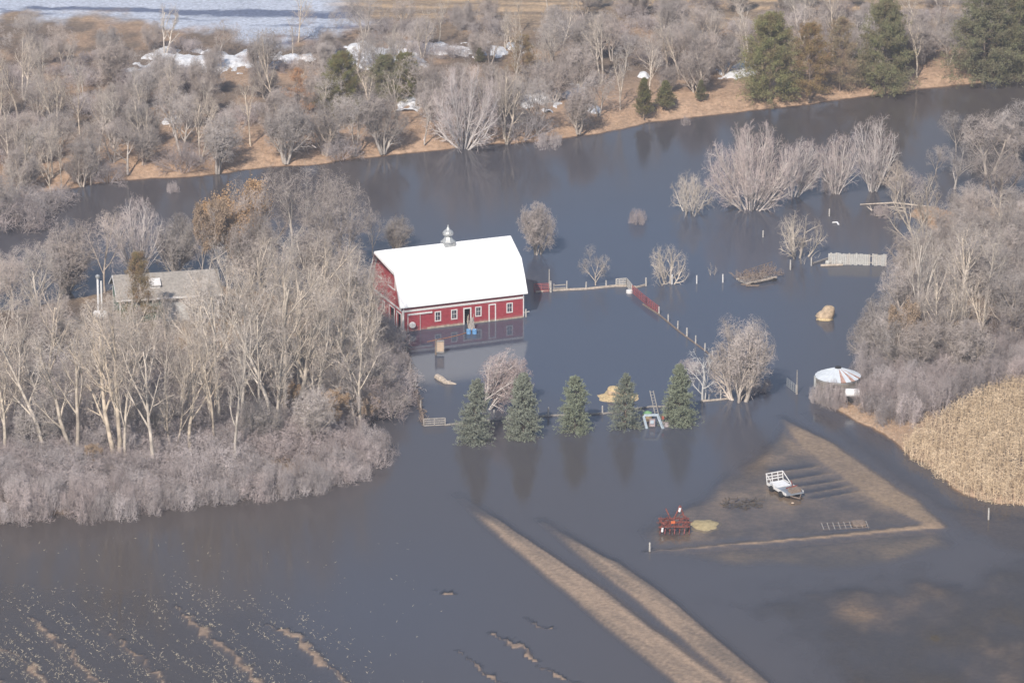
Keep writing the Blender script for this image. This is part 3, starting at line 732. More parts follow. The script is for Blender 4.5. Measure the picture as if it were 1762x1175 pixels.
# ---------------------------------------------------------------- barn
A = P(693, 571); B = P(901, 546); Cc = P(634, 530)
u = (B - A); LEN = u.length; u.normalize(); rz = math.atan2(u.y, u.x); v = Vector((-u.y, u.x, 0)); WID = abs((Cc - A).dot(v))
print("barn", LEN, WID, "perp err", (Cc - A).dot(u))
barn = thing("barn", "red gambrel barn with white metal roof standing in the flood water", "barn", A, rz)
EV, BELT = 3.25, 2.48
hw = WID / 2
PROF = [(-.35, EV - .12), (.55, EV + 1.75), (1.75, 7.1), (hw, 8.98)]           # eave, lower slope, knee, ridge (front half)
prof = PROF + [(WID - a, b) for a, b in PROF[-2::-1]]
def holes_wall(mb, L_, H_, holes, axis, base=0.0, th=.16):
    xs = sorted({0, L_} | {h[0] for h in holes} | {h[1] for h in holes}); zs = sorted({base, H_} | {h[2] for h in holes if h[2] > base} | {h[3] for h in holes})
    for i in range(len(xs) - 1):
        for j in range(len(zs) - 1):
            cx, cz = (xs[i] + xs[i + 1]) / 2, (zs[j] + zs[j + 1]) / 2
            if any(h[0] < cx < h[1] and h[2] < cz < h[3] for h in holes): continue
            if axis == 'x': mb.box((xs[i], 0, zs[j]), (xs[i + 1], th, zs[j + 1]))
            else: mb.box((0, xs[i], zs[j]), (th, xs[i + 1], zs[j + 1]))
def fx(px): return (px - 693) / 208.0 * LEN
WINS = [(fx(753), 1.35), (fx(781), 1.35), (fx(822.5), 1.35), (fx(876.5), 1.35)]
DOORX = (fx(798.5), fx(808.5)); DOOR2 = (fx(842), fx(851))
fh = [(x - .30, x + .30, .95, 2.0) for x, _ in WINS] + [(DOORX[0], DOORX[1], -1, 2.0)]
mb = MB(); holes_wall(mb, LEN, EV, fh, 'x', base=-1.5); fw = mb.build("wall", M_red, barn)
mb = MB()
gh = [(.55, 1.95, -1, 2.05), (2.9, 4.6, -1, 2.1), (WID - 4.4, WID - 3.75, .9, 1.95), (WID - 2.2, WID - 1.55, .9, 1.95)]
holes_wall(mb, WID - .17, EV, [(max(a, .17), b, c, d) for a, b, c, d in gh], 'y', base=-1.5)
mb.V = [(x, y if y > .001 else .17, z) for x, y, z in mb.V]
gp = [(0.001, a, b) for a, b in ((.17, EV), (1.0, EV + 2.1), (1.95, 6.95), (hw, 8.8), (WID - 1.95, 6.9), (WID - 1.0, EV + 2.1), (WID - .17, EV))]
mb.prism(gp, (.15, 0, 0))
mb.prism([(LEN - .17, y, z) for _, y, z in gp], (.16, 0, 0)); mb.box((LEN - .17, .17, -1.5), (LEN, WID - .17, EV))
mb.box((0, WID - .16, -1.5), (LEN, WID, EV))
mb.build("gable_wall", M_redg, barn)
mb = MB(); mb.box((.2, .2, -1.2), (LEN - .2, WID - .2, -.02)); mb.box((.2, 4, .0), (LEN - .2, 4.1, 3)); mb.build("inner_floor_shade", M_shade, barn)  # floor and partition coloured near-black so the doorways read as shade
mb = MB(); mb.box((3.2, -.06, -1.5), (DOORX[0] - .02, -.004, .22)); mb.box((DOORX[1] + .02, -.06, -1.5), (LEN + .02, -.004, .16)); mb.build("foundation", M_stone, barn)
# roof: one shell with thickness, overhanging; hood at the left peak
def roof_shell(mb, pf, x0, x1, th=.10):
    n = len(pf)
    o = [(a, b + th) for a, b in pf]
    V = [(x0, a, b) for a, b in pf] + [(x0, a, b) for a, b in o] + [(x1, a, b) for a, b in pf] + [(x1, a, b) for a, b in o]
    F = []
    for i in range(n - 1):
        F += [(i, i + 1, 2 * n + i + 1, 2 * n + i), (n + i, 3 * n + i, 3 * n + i + 1, n + i + 1), (i, n + i, n + i + 1, i + 1), (2 * n + i, 2 * n + i + 1, 3 * n + i + 1, 3 * n + i)]
    F += [(0, 2 * n, 3 * n, n), (n - 1, 2 * n - 1, 4 * n - 1, 3 * n - 1)]
    mb.add(V, F)
mb = MB(); roof_shell(mb, prof, -.42, LEN + .42)
kn = 2                                                     # hood: ridge runs out over the gable, tapering back to the knees
zr = PROF[-1][1]; zk = PROF[kn][1]; yk = PROF[kn][0]
mb.add([(-.425, yk, zk + .09), (-.425, hw, zr + .1), (-1.65, hw, zr + .06), (-.425, WID - yk, zk + .09), (-.425, yk, zk), (-1.65, hw, zr - .06), (-.425, WID - yk, zk), (-.425, hw, zr)],
       [(0, 2, 1), (1, 2, 3), (4, 7, 5), (7, 6, 5), (0, 4, 5, 2), (2, 5, 6, 3)])
for k in range(int(LEN / .9)):                             # standing seams
    x = -.2 + k * .92
    for i in range(len(prof) - 1):
        (a, b), (c, d) = prof[i], prof[i + 1]
        mb.beam((x, a, b + .11), (x, c, d + .11), .035, .035)
roof = mb.build("roof", M_roof, barn)
mb = MB()
for i in range(len(prof) - 1):                             # white barge boards, left and right gable
    (a, b), (c, d) = prof[i], prof[i + 1]
    if abs(b + d - zr - zk) > .3: mb.beam((-.46, a, b - .03), (-.46, c, d - .03), .05, .22)
mb.beam((-.5, yk, zk - .08), (-1.7, hw, zr - .12), .05, .18); mb.beam((-.5, WID - yk, zk - .08), (-1.7, hw, zr - .12), .05, .18)
mb.build("barge_board", M_white, barn)
mb = MB(); mb.box((-.42, -.30, EV - .16), (LEN + .42, -.03, EV - .1)); mb.build("soffit", M_stone, barn)
mb = MB(); mb.box((-.05, -.05, BELT), (LEN + .04, -.003, BELT + .26)); mb.box((-.05, .0, BELT), (-.003, WID, BELT + .26)); mb.build("belt_board", M_white, barn)
mb = MB(); mb.box((-.06, -.056, -1), (.10, -.004, BELT - .01)); mb.box((-.062, -.054, -1), (-.004, .16, BELT - .012)); mb.build("corner_board", M_white, barn)
mb = MB(); mb.box((LEN - .1, -.05, .17), (LEN + .03, -.006, EV - .17)); mb.build("corner_board", M_white, barn)
def window(x, z0, z1, half, front=True, parent=barn, y=0):
    f = MB(); w_ = .12
    def bx(m_, a0, a1, c0, c1, d0=-.06, d1=-.003):
        if front: m_.box((x + a0, d0, c0), (x + a1, d1, c1))
        else: m_.box((d0, x + a0, c0), (d1, x + a1, c1))
    bx(f, -half - w_, -half, z0 - w_, z1 + w_); bx(f, half, half + w_, z0 - w_, z1 + w_)
    bx(f, -half, half, z1, z1 + w_); bx(f, -half, half, z0 - w_, z0)
    bx(f, -.02, .02, z0, z1, .03, .06)
    bx(f, -half, -.02, (z0 + z1) / 2 - .02, (z0 + z1) / 2 + .02, .03, .06); bx(f, .02, half, (z0 + z1) / 2 - .02, (z0 + z1) / 2 + .02, .03, .06)
    fo = f.build("window", M_white, parent)
    g_ = MB(); bx(g_, -half + .01, half - .01, z0 + .01, z1 - .01, .08, .10); g_.build("pane", M_glass, fo)
for x, _ in WINS: window(x, .95, 2.0, .30)
window(WID - 4.075, .9, 1.95, .32, False); window(WID - 1.875, .9, 1.95, .32, False)
def door_frame(x0, x1, z1, front=True, w_=.15, z0=-.5):
    f = MB()
    if front:
        f.box((x0 - w_, -.065, z0), (x0, -.003, z1 + w_)); f.box((x1, -.065, z0), (x1 + w_, -.003, z1 + w_)); f.box((x0, -.065, z1), (x1, -.003, z1 + w_))
    else:
        f.box((-.065, x0 - w_, z0), (-.003, x0, z1 + w_)); f.box((-.065, x1, z0), (-.003, x1 + w_, z1 + w_)); f.box((-.065, x0, z1), (-.003, x1, z1 + w_))
    return f
door_frame(DOORX[0], DOORX[1], 2.0).build("door_frame", M_white, barn)
d2 = MB(); d2.box((DOOR2[0], -.03, .1), (DOOR2[1], -.004, 2.1)); d2o = tag(d2.build("door", M_red, barn), "closed red door with white surround"); door_frame(DOOR2[0], DOOR2[1], 2.1, z0=-.3).build("frame", M_white, d2o)
door_frame(.55, 1.95, 2.05, False).build("door_frame", M_white, barn); door_frame(2.9, 4.6, 2.1, False).build("door_frame", M_white, barn)
sx0, sx1 = fx(702), fx(722)
sd = MB(); sd.box((sx0, -.10, -.3), (sx1, -.03, 2.02)); so = tag(sd.build("sliding_door", M_red, barn), "red sliding door under a white track")
st = MB(); st.box((sx0 - .07, -.13, -.3), (sx0, -.02, 2.02)); st.box((sx1, -.13, -.3), (sx1 + .05, -.02, 2.02)); st.build("frame", M_white, so)
st = MB(); st.box((sx0 - .1, -.14, 2.04), (fx(743), -.02, 2.24)); st.build("door_track", M_white, barn)
hd = MB(); hy0, hy1 = 2.55, 4.9; hd.box((-.05, hy0, 4.75), (-.004, hy1, 7.6)); ho = hd.build("hay_door", M_redg, barn)
hf = MB(); hf.box((-.09, hy0 - .12, 4.6), (-.006, hy1 + .12, 4.75)); hf.box((-.09, hy0 - .12, 4.75), (-.006, hy0, 6.9)); hf.build("frame", M_white, ho)
ho2 = MB(); ho2.box((-.03, 4.91, 7.0), (-.004, 5.9, 7.9)); ho2.build("hay_opening_shade", M_shade, barn)  # solid slab on the gable; the opening's shade is put into its colour
ho3 = MB(); ho3.box((-.08, 7.2, 4.75), (-.01, 8.6, 4.9)); ho3.build("sill_board", M_white, barn)
# ventilator
cx = (770 - 661) / 216.0 * LEN; vb = MB()
vb.box((cx - .72, hw - .72, zr - .55), (cx + .72, hw + .72, zr + .28)); 
vb.lathe([(.98, .28), (.84, .36), (.60, .62), (.46, .88), (.40, 1.0)], (cx, hw, zr - .02), 8)
vo = vb.build("ventilator", M_tin, barn)
vb = MB(); vb.lathe([(.34, 1.0), (.38, 1.1), (.68, 1.16), (.70, 1.42), (.56, 1.6), (.28, 1.84), (.12, 2.1), (.03, 2.45)], (cx, hw, zr), 14); vb.build("cap", M_tin, vo)
vb = MB(); vb.beam((0.12, -.09, EV - .1), (0.12, -.09, -.2), .07); vb.build("downspout", M_white, barn)

# white tub at the sliding door, blue barrels and debris by the open door
def lp(x, y, z=0): return A + u * x + v * y + Vector((0, 0, z))
t = thing("tub", "round white tub propped against the sliding door of the red barn", "tub", lp(fx(708), -.35, 0))
m_ = MB(); m_.tube([(0, .12, .9), (0, -.04, .85), (0, -.12, .83)], [.38, .42, .40], 16); m_.build("shell", M_wpaint, t)
m_ = MB(); m_.tube([(0, -.125, .83), (0, -.135, .83)], [.33, .32], 16); m_.build("lid", M_white, t)
for k, dx in enumerate((0, .75)):
    p = P(806.5 + dx * 13.5, 574)
    t = thing("barrel", ["blue plastic barrel floating below the open barn door, left of the pair", "blue plastic barrel floating below the open barn door, right of the pair"][k], "barrel", p, 0, "blue barrels at the barn door")
    m_ = MB(); m_.lathe([(.24, -.25), (.28, -.2), (.28, .15), (.30, .17), (.28, .2), (.28, .52), (.25, .58)], (0, 0, 0), 16); m_.build("drum", M_blue, t)
    m_ = MB(); m_.lathe([(.05, .58), (.05, .62)], (.12, 0, 0), 8); m_.build("bung", M_white, t)
p = P(812, 566); t = thing("tarp_bundle", "crumpled grey tarp and sticks leaning beside the open barn door", "tarp", p)
rg = random.Random(4); m_ = MB()
m_.lathe([(.45, -.1), (.40, .35), (.28, .8), (.22, 1.2), (.06, 1.5)], (0, 0, 0), 11, .18, rg); m_.build("tarp", M_wood, t)
m_ = MB()
for k in range(6): m_.beam((rg.uniform(-.5, .1), rg.uniform(-.3, .1), 0), (rg.uniform(-.8, .3), rg.uniform(-.2, .5), rg.uniform(1, 1.9)), .05)
m_.build("stick", M_log, t)
pts = [P(x, y, .03) for x, y in ((735, 588), (755, 584), (775, 580), (795, 575), (803, 572))]
m_ = MB(pts[0]); m_.tube(pts, .045, 6); tag(m_.build("floating_rope", mat("orange_rope", (.38, .17, .09))), "thin orange rope drifting on the water in front of the barn", "rope")
# tan board on a post
p = P(750, 610); t = thing("feeder_board", "tan boxed board fixed to an old post standing in water before the barn", "board")
t.location = p
m_ = MB(); m_.tube([(0, 0, -1), (0, 0, 1.4), (.03, 0, 2.0)], [.13, .12, .08], 7); m_.build("post", M_wood2, t)
m_ = MB(); m_.box((.15, -.15, .45), (.95, .25, 1.65)); m_.build("panel", M_tan, t)
m_ = MB(); m_.box((.08, -.2, .30), (1.02, .3, .42)); m_.box((.08, -.2, 1.68), (1.02, .3, 1.75)); m_.box((.08, -.2, .42), (.14, -.1, 1.68)); m_.box((.96, -.2, .42), (1.02, -.1, 1.68)); m_.build("frame", M_wood, t)
# pale drift log
a = P(752, 650); b = P(768, 660); c = P(785, 661)
m_ = MB(a); m_.tube([a + Vector((0, 0, .12)), a + (b - a) * .5 + Vector((0, 0, .15)), b + Vector((0, 0, .12)), c + Vector((0, 0, 0))], [.38, .42, .30, .10], 10)
m_.tube([b + Vector((-.2, 0, .2)), b + Vector((.5, .8, .1))], [.16, .05], 6)
tag(m_.build("drift_log", M_log), "short pale bleached log floating below the barn", "log")

# ---------------------------------------------------------------- green house
hA = P(207, 566); hz = gz(hA.x, hA.y); house = thing("house", "green house with grey shingle roof and white garage among the left trees", "house", (hA.x, hA.y, hz), rz * .55)
HL, HW, HE, HR = 12.4, 6.4, 3.5, 5.3
m_ = MB(); m_.box((0, 0, -.3), (5.4, HW, HE)); m_.prism([(0.01, 0, HE), (.01, HW / 2, HR - .15), (.01, HW, HE)], (5.2, 0, 0)); m_.build("wall", M_green, house)
m_ = MB(); m_.box((5.41, .15, -.3), (HL, HW, HE - .1)); m_.prism([(HL - .2, .15, HE - .1), (HL - .2, HW / 2, HR - .2), (HL - .2, HW, HE - .1)], (.19, 0, 0)); gw = m_.build("garage_wall", M_white, house)
m_ = MB()
for k in range(2): m_.box((5.9 + 3.2 * k, .09, -.2), (8.6 + 3.2 * k, .147, 2.5))
m_.build("garage_door", mat("white_door", (.62, .62, .60), bump=.3, bscale=3), gw)
def gable_roof(m_, x0, x1, y0, y1, ze, zr_, th=.14):
    ym = (y0 + y1) / 2
    m_.prism([(x0, y0, ze), (x0, ym, zr_), (x0, y1, ze), (x0, y1, ze + th), (x0, ym, zr_ + th), (x0, y0, ze + th)], (x1 - x0, 0, 0))
m_ = MB(); gable_roof(m_, -.4, HL + .4, -.55, HW + .55, HE - .35, HR); ro = m_.build("roof", M_shingle, house)
m_ = MB(); m_.box((4.0, .9, HE + .3), (5.2, 2.4, HE + 1.0)); gable_roof(m_, 3.9, 5.3, .7, 2.9, HE + .95, HE + 1.5); m_.build("dormer", M_white, ro)
m_ = MB(); m_.box((-.45, -.62, HE - .42), (HL + .45, -.56, HE - .18)); m_.build("fascia", M_white, house)
m_ = MB(); m_.beam((-.44, -.55, HE - .3), (-.44, HW / 2, HR + .02), .05, .24); m_.beam((-.44, HW + .55, HE - .3), (-.44, HW / 2, HR + .02), .05, .24); m_.box((-.05, -.05, -.3), (.12, -.002, HE - .45)); m_.box((-.05, HW - .1, -.3), (-.003, HW, HE - .2)); m_.build("corner_board", M_white, house)
for y in (3.2, 4.1):
    m_ = MB(); m_.box((-.04, y, 2.6), (-.003, y + .35, 3.7)); m_.build("window", M_glass, house)
m_ = MB(); m_.box((1.5, -.04, .9), (3.2, -.004, 2.1)); m_.build("window", M_glass, house)
p = P(170, 552); zz = gz(p.x, p.y); t = thing("chimney_flue", "pair of tall white metal flue pipes left of the green house", "flue", (p.x, p.y, zz))
m_ = MB(); m_.tube([(0, 0, 0), (0, 0, 5.0)], .14, 8); m_.build("pipe", M_wpaint, t)
m_ = MB(); m_.tube([(.4, .2, 0), (.4, .2, 4.6)], .11, 8); m_.build("pipe", M_wpaint, t)
m_ = MB(); m_.lathe([(.2, 5.0), (.28, 5.1), (.28, 5.35), (.1, 5.5)], (0, 0, 0), 10); m_.build("cap", M_tin, t)
p = P(172, 556); m_ = MB((p.x, p.y, zz)); m_.tube([p + Vector((-.8, 0, zz + .6)), p + Vector((-.6, 0, zz + .6)), p + Vector((.8, 0, zz + .6)), p + Vector((1.0, 0, zz + .6))], [.3, .55, .55, .3], 12)
tag(m_.build("propane_tank", M_wpaint, None, True), "white propane tank at the foot of the flue pipes", "tank")
p = P(160, 588); zz = gz(p.x, p.y); m_ = MB((p.x, p.y, zz)); m_.lathe([(.3, 0), (.34, .1), (.34, .7), (.25, .85)], (p.x, p.y, zz), 12); tag(m_.build("drum", M_blueg), "pale blue grey drum standing in the left wood below the green house", "drum")

# ---------------------------------------------------------------- fences, gates and posts
def fence(name, label, cat, pts, posts=(), ph=1.3, pr=.10, rails=(), m=M_post, mr=M_wood, group=None, parts_name="rail"):
    """pts: pixel polyline at the water; posts: list of (px, py, height)"""
    o = P(*pts[0]) if pts else P(*posts[0][:2])
    t = thing(name, label, cat, o, 0, group)
    rg = random.Random(len(label))
    for q in posts:
        p = P(q[0], q[1]) - o; h = q[2] if len(q) > 2 else ph; r = q[3] if len(q) > 3 else pr
        m_ = MB(); m_.tube([p - Vector((0, 0, 1)), p + Vector((rg.uniform(-.05, .05), 0, h))], [r, r * .85], 7); m_.build("post", m, t)
    for z, w_, jit in rails:
        for a, b in zip(pts[:-1], pts[1:]):
            m_ = MB(); m_.beam(P(*a) - o + Vector((0, 0, z)), P(*b) - o + Vector((0, 0, z + rg.uniform(-jit, jit))), w_, w_ * 1.3); m_.build(parts_name, mr, t)
    return t
fence("fence", "low plank fence running from the barn's right end to the white gate", "fence", [(922, 503), (960, 500), (1008, 498), (1060, 493), (1078, 493)],
      [(948, 503, 1.5, .14), (975, 499, 1.2), (1008, 498, 1.0), (1043, 494, .9), (1060, 493, 1)], rails=[(.06, .22, .04)], mr=M_log)
fence("fence", "short two-board fence section right beside the tall pole and red gate", "fence", [(952, 501), (973, 499)], [(953, 500, .9, .07)], rails=[(.35, .10, .02), (.75, .10, .05)])
p = P(945, 497); m_ = MB(p); m_.tube([p, p + Vector((0, 0, 2.6))], [.08, .05], 7); tag(m_.build("pole", M_post), "tall thin pole standing behind the red gate right of the barn", "pole")
def pipe_gate(name, label, a, b, h, m, nr=5, nv=2, r=.035, z0=.05):
    a = P(*a); b = P(*b); t = thing(name, label, "gate", a); d = b - a
    for e_ in (Vector(), d): f = MB(); f.beam(e_ + Vector((0, 0, z0)), e_ + Vector((0, 0, h)), r * 2.4); f.build("upright", m, t)
    for k in range(nr):
        z = z0 + (h - z0) * k / (nr - 1); q = MB(); q.beam(Vector((0, 0, z)), d + Vector((0, 0, z)), r * 1.6, r * 2.6); q.build("rail", m, t)
    for k in range(1, nv + 1):
        q = MB(); q.beam(d * k / (nv + 1) + Vector((0, 0, z0)), d * k / (nv + 1) + Vector((0, 0, h)), r * 1.8); q.build("brace", m, t)
    return t
pipe_gate("gate", "faded red pipe gate between the barn's shadowed end and the tall pole", (919, 503), (944, 502), 1.1, M_pipe_red, 6, 1)
pipe_gate("gate", "white board gate panel at the corner where the fences meet", (1060, 493), (1078, 492), 1.0, M_post, 5, 2, .045)
pipe_gate("gate", "angled white board gate panel leading down to the red pipe fence", (1078, 492), (1087, 502), 1.0, M_post, 5, 1, .045)
m_ = MB(P(1083, 504)); m_.lathe([(.25, -.1), (.42, .0), (.42, .35), (.3, .42)], P(1083, 504), 12); tag(m_.build("tub", M_white), "white tub floating at the corner of the board gates", "tub")
pipe_gate("gate", "long faded red pipe gate running down right from the white corner gate, upper one", (1088, 504), (1112, 524), 1.0, M_pipe_red, 5, 5, .035)
pipe_gate("gate", "faded red pipe gate ending at a post, lower one of the two red panels", (1112, 524), (1133, 540), 1.0, M_pipe_red, 5, 5, .035)
fence("fence", "post fence heading down right across the flood from the red gates", "fence", [(1106, 524), (1134, 542), (1170, 572), (1215, 605), (1240, 632), (1268, 650)],
      [(1134, 541, 1.0), (1150, 554, 1.0), (1166, 567, 1.1), (1182, 580, 1.2, .12), (1197, 592, 1.1), (1213, 604, 1.0), (1226, 616, 1.0)], rails=[(.04, .14, .03)], mr=M_wood2)
fence("fence", "rail fence arm reaching right past the white gate to a single post", "fence", [(1082, 493), (1096, 495), (1110, 491)], [(1112, 492, 1.1, .12)], rails=[(.05, .2, .03)], mr=M_log)
p = P(1240, 640); t = thing("broken_panel", "grey broken board panel lying against the post fence beside the big bare tree", "panel", p)
rg = random.Random(9)
for k in range(9):
    m_ = MB(); x = k * .28 - 1.3; m_.beam((x, -x * 1.1, .1), (x + 1.0, -x * 1.1 + 1.2, 1.2 + rg.uniform(-.3, .3)), .16, .04); m_.build("board", M_wood, t)
for k, (x, y, h) in enumerate([(1156, 489, 1.4), (1199, 488, 1.1), (1244, 486, 1.1)]):
    pass
fence("fence", "line of white-topped fence posts rising from open water left of the hay wagon", "fence", [], [(1156, 489, 1.3, .11), (1199, 488, 1.1, .09), (1244, 486, 1.1, .10)], m=M_white)
for (x, y, h), lb in (((1360, 464, 1.3), "single post standing at the right end of the hay wagon"), ((1396, 457, 1.1), "single post at the left tip of the plank windbreak"), ((1313, 408, .9), "lone stub post in open water above the hay wagon"),
                      ((1427, 372, 1.0), "lone stub post in open water below the river maples"), ((905, 545, 1.0), "short post with crosspiece off the barn's right corner"), ((1118, 948, 1.0), "small white stake at the left tip of the flooded garden strip"),
                      ((1701, 893, 1.3), "small stake below the corn field"), ((1512, 372, .7), "pale stub beside the driftwood at the grassy point")):
    p = P(x, y); m_ = MB(p); m_.tube([p - Vector((0, 0, .8)), p + Vector((0, 0, h))], [.11, .09], 7)
    if "crosspiece" in lb: m_.beam(p + Vector((-.5, 0, .5)), p + Vector((.45, 0, .7)), .1)
    tag(m_.build("post", M_post), lb, "post")
# bottom fence through the spruces
fence("fence", "weathered rail fence at water level running behind the row of spruces", "fence", [(765, 732), (800, 728), (860, 722), (935, 716), (1040, 712), (1120, 700), (1150, 700)],
      [(850, 722, 1.2), (944, 716, 1.1, .12), (1037, 712, 1.0), (940, 716, .3)], rails=[(.05, .16, .03)], mr=M_wood)
fence("fence", "low rail fence between the last spruce and the big bare tree", "fence", [(1205, 691), (1240, 688), (1262, 685)], [(1220, 690, .8, .05), (1240, 688, 1.3, .09), (1209, 690, .8)], rails=[(.05, .16, .02)], mr=M_log)
pipe_gate("gate", "grey wooden gate floating at the bottom corner of the debris fence", (729, 733), (766, 731), .85, M_wood, 4, 1, .05)
t = thing("debris_fence", "wire fence matted with flood trash curving down from the barn's left corner", "fence", P(697, 588))
cl = [(697, 588), (700, 610), (706, 640), (715, 675), (724, 705), (730, 732)]; o = P(697, 588); rg = random.Random(3)
for k, (a, b) in enumerate(zip(cl[:-1], cl[1:])):
    a_, b_ = P(*a) - o, P(*b) - o; m_ = MB()
    for q in range(46):
        s_ = a_ + (b_ - a_) * rg.random() + Vector((rg.uniform(-.3, .3), rg.uniform(-.3, .3), rg.uniform(0, .45)))
        m_.beam(s_, s_ + Vector((rg.uniform(-.5, .5), rg.uniform(-1.2, 1.2), rg.uniform(-.2, .35))), rg.uniform(.03, .08))
    m_.beam(a_ + Vector((0, 0, .15)), b_ + Vector((0, 0, .15)), .25, .35)
    m_.build("matted_brush", M_wood2, t)
    m_ = MB(); m_.tube([a_ - Vector((0, 0, 1)), a_ + Vector((0, 0, 1.2))], [.1, .09], 7); m_.build("post", M_wood, t)

# ---------------------------------------------------------------- straw, hay, rock-like bale
def mound(name, label, cat, c, rx, ry, h, m, seed, parent=None, n=34, sh=1.0):
    rg = np.random.default_rng(seed); c = Vector(c)
    V = []; F = []
    rings = 14
    for i in range(rings + 1):
        t_ = i / rings
        for k in range(n):
            a = 2 * math.pi * k / n
            w_ = 1 + .08 * math.sin(a * 3 + seed) + .07 * math.sin(a * 7 + seed * 2) + .05 * rg.random()
            x, y = rx * t_ * w_ * math.cos(a), ry * t_ * w_ * math.sin(a)
            z = h * (1 - t_ ** (1.6 * sh)) - .12 * t_ + (float(fbm(np.array([x * 1.8 + seed]), np.array([y * 1.8]), seed)[0]) - .5) * h * .35
            V.append((x, y, z))
    for i in range(rings):
        for k in range(n): F.append((i * n + k, (i + 1) * n + k, (i + 1) * n + (k + 1) % n, i * n + (k + 1) % n))
    me = bpy.data.meshes.new(name); me.from_pydata(V, [], F); me.materials.append(m); ob = bpy.data.objects.new(name, me); C.objects.link(ob); ob.location = c
    me.polygons.foreach_set("use_smooth", [True] * len(F))
    return tag(ob, label, cat)
mound("straw_pile", "pale straw spread floating behind the fourth spruce", "straw", P(1064, 682), 2.8, 2.8, .45, M_straw, 3)
p = P(1056, 682); t = thing("round_bale", "round tan bale sitting on the floating straw", "bale", p + Vector((0, 0, .25)))
m_ = MB(); m_.lathe([(.7, 0), (.78, .2), (.76, .5), (.72, .58)], (0, 0, 0), 18, .05, random.Random(1)); m_.build("core", M_hay, t)
m_ = MB(); m_.lathe([(.74, .58), (.76, .72), (.6, .9), (.25, 1.0)], (0, 0, 0), 18, .05, random.Random(2)); m_.build("cap", M_straw, t)
mound("straw_pile", "yellowish straw pile half sunk beside the red machinery", "straw", P(1212, 903), 1.9, 2.1, .32, mat("wet_straw", (.42, .34, .19), rough=1, var=.25, scale=3, bump=.6, bscale=12), 6)
p = P(1420, 548); m_ = MB(p)
m_.add([], [])
t = thing("hay_bale", "big lumpy tan bale standing alone in the water with its reflection below", "bale", p)
rg = random.Random(12); bm_ = MB()
rgN = np.random.default_rng(5)
V = []; F = []; n, mr_ = 28, 18
for i in range(mr_ + 1):
    th = math.pi * i / mr_
    for k in range(n):
        a = 2 * math.pi * k / n
        x, y, z = math.sin(th) * math.cos(a), math.sin(th) * math.sin(a), math.cos(th)
        s_ = 1 + .30 * (float(fbm(np.array([x * 1.7 + 5]), np.array([y * 1.7 + z * 2.1]), 7)[0]) - .5) + .12 * (float(fbm(np.array([x * 6 + 5]), np.array([y * 6 + z * 5]), 8)[0]) - .5)
        lx = x + .35 * max(z, 0) + (-.25 if z < -.2 and x < 0 else 0)
        V.append((lx * 1.08 * s_, y * 1.0 * s_, max(z, -.6) * 1.15 * s_ * (.62 if x < -.5 else 1) + .55))
for i in range(mr_):
    for k in range(n): F.append((i * n + k, (i + 1) * n + k, (i + 1) * n + (k + 1) % n, i * n + (k + 1) % n))
bm_.add(V, F); bm_.build("hay_body", M_hay, t, True)
m_ = MB(); m_.tube([(-1.1, -.5, .05), (-.5, -.95, .12), (.3, -1.05, .1), (.9, -.7, .05)], [.14, .2, .2, .1], 8); m_.build("loose_skirt", M_straw, t, True)

# hay wagon in the water
a, b = P(1288, 492), P(1335, 482); d = (b - a); rzw = math.atan2(d.y, d.x); Lw = d.length
t = thing("hay_wagon", "old wooden wagon rack heaped with brown brush in the flooded pasture", "wagon", a, rzw)
m_ = MB(); m_.box((0, 0, .1), (Lw, 2.2, .3)); m_.build("bed", M_wood, t)
m_ = MB(); m_.beam((-.3, -.08, .38), (Lw + .1, -.08, .42), .12, .22); m_.beam((-.2, 2.25, .38), (Lw, 2.25, .42), .12, .2); m_.build("side_rail", M_log, t)
m_ = MB(); m_.beam((-.5, -.1, .15), (1.2, -.7, .05), .16); m_.beam((-.6, .8, .15), (.8, -1.0, .1), .12); m_.build("tongue", M_wood2, t)
for x in (.5, Lw - .4):
    m_ = MB(); m_.tube([(x, -.32, .05), (x, -.1, .05)], .36, 12); m_.build("wheel", M_rubber, t)
rg = random.Random(8); m_ = MB()
for q in range(330):
    x = rg.uniform(-.2, Lw + 1.5); y = rg.uniform(.1, 3.2); z = .25 + rg.random() * .5
    m_.beam((x, y, z), (x + rg.uniform(-.7, .7), y + rg.uniform(-.7, .7), z + rg.uniform(-.1, .8)), rg.uniform(.02, .05))
m_.build("brush_load", mat("brown_brush", (.27, .21, .175), rough=1, var=.3), t)
m_ = MB()
for k in range(8):
    x = Lw * .3 + k * .75; y = 2.6 + k * .15; m_.beam((x, y, 0), (x, y, 1.2), .06)
    if k: m_.beam((x - .75, y - .15, 1.15), (x, y, 1.15), .05)
m_.build("rack_stakes", M_wood2, t)

# plank windbreak
a, b = P(1425, 455), P(1527, 458); d = b - a; L_ = d.length; t = thing("windbreak_fence", "long windbreak of upright bleached planks beside the right woods", "fence", a, math.atan2(d.y, d.x))
rg = random.Random(21); n = int(L_ / .235)
for k in range(n):
    if k in (int(n * .73),): continue
    m_ = MB(); h = 1.55 + rg.uniform(-.10, .08); x = k * .235; yy = rg.uniform(-.015, .015); m_.box((x, yy, -.1 + rg.uniform(0, .2)), (x + .21, yy + .03, h)); m_.build("plank", [M_plank, M_plank, M_post][rg.randrange(3)], t)
m_ = MB(); m_.box((0, .05, .3), (L_, .12, .45)); m_.box((0, .05, 1.2), (L_, .12, 1.32)); m_.build("rail", M_wood, t)
fence("fence", "slanting single rail joining the stub post to the plank windbreak", "fence", [(1399, 455), (1425, 446)], rails=[(.15, .14, .02)], mr=M_wood)
a, b = P(1412, 458), P(1450, 457); m_ = MB(a); m_.tube([a + Vector((0, 0, .1)), b + Vector((0, 0, .1))], [.16, .13], 8); tag(m_.build("drift_log", M_log), "pale log floating along the left foot of the plank windbreak", "log")
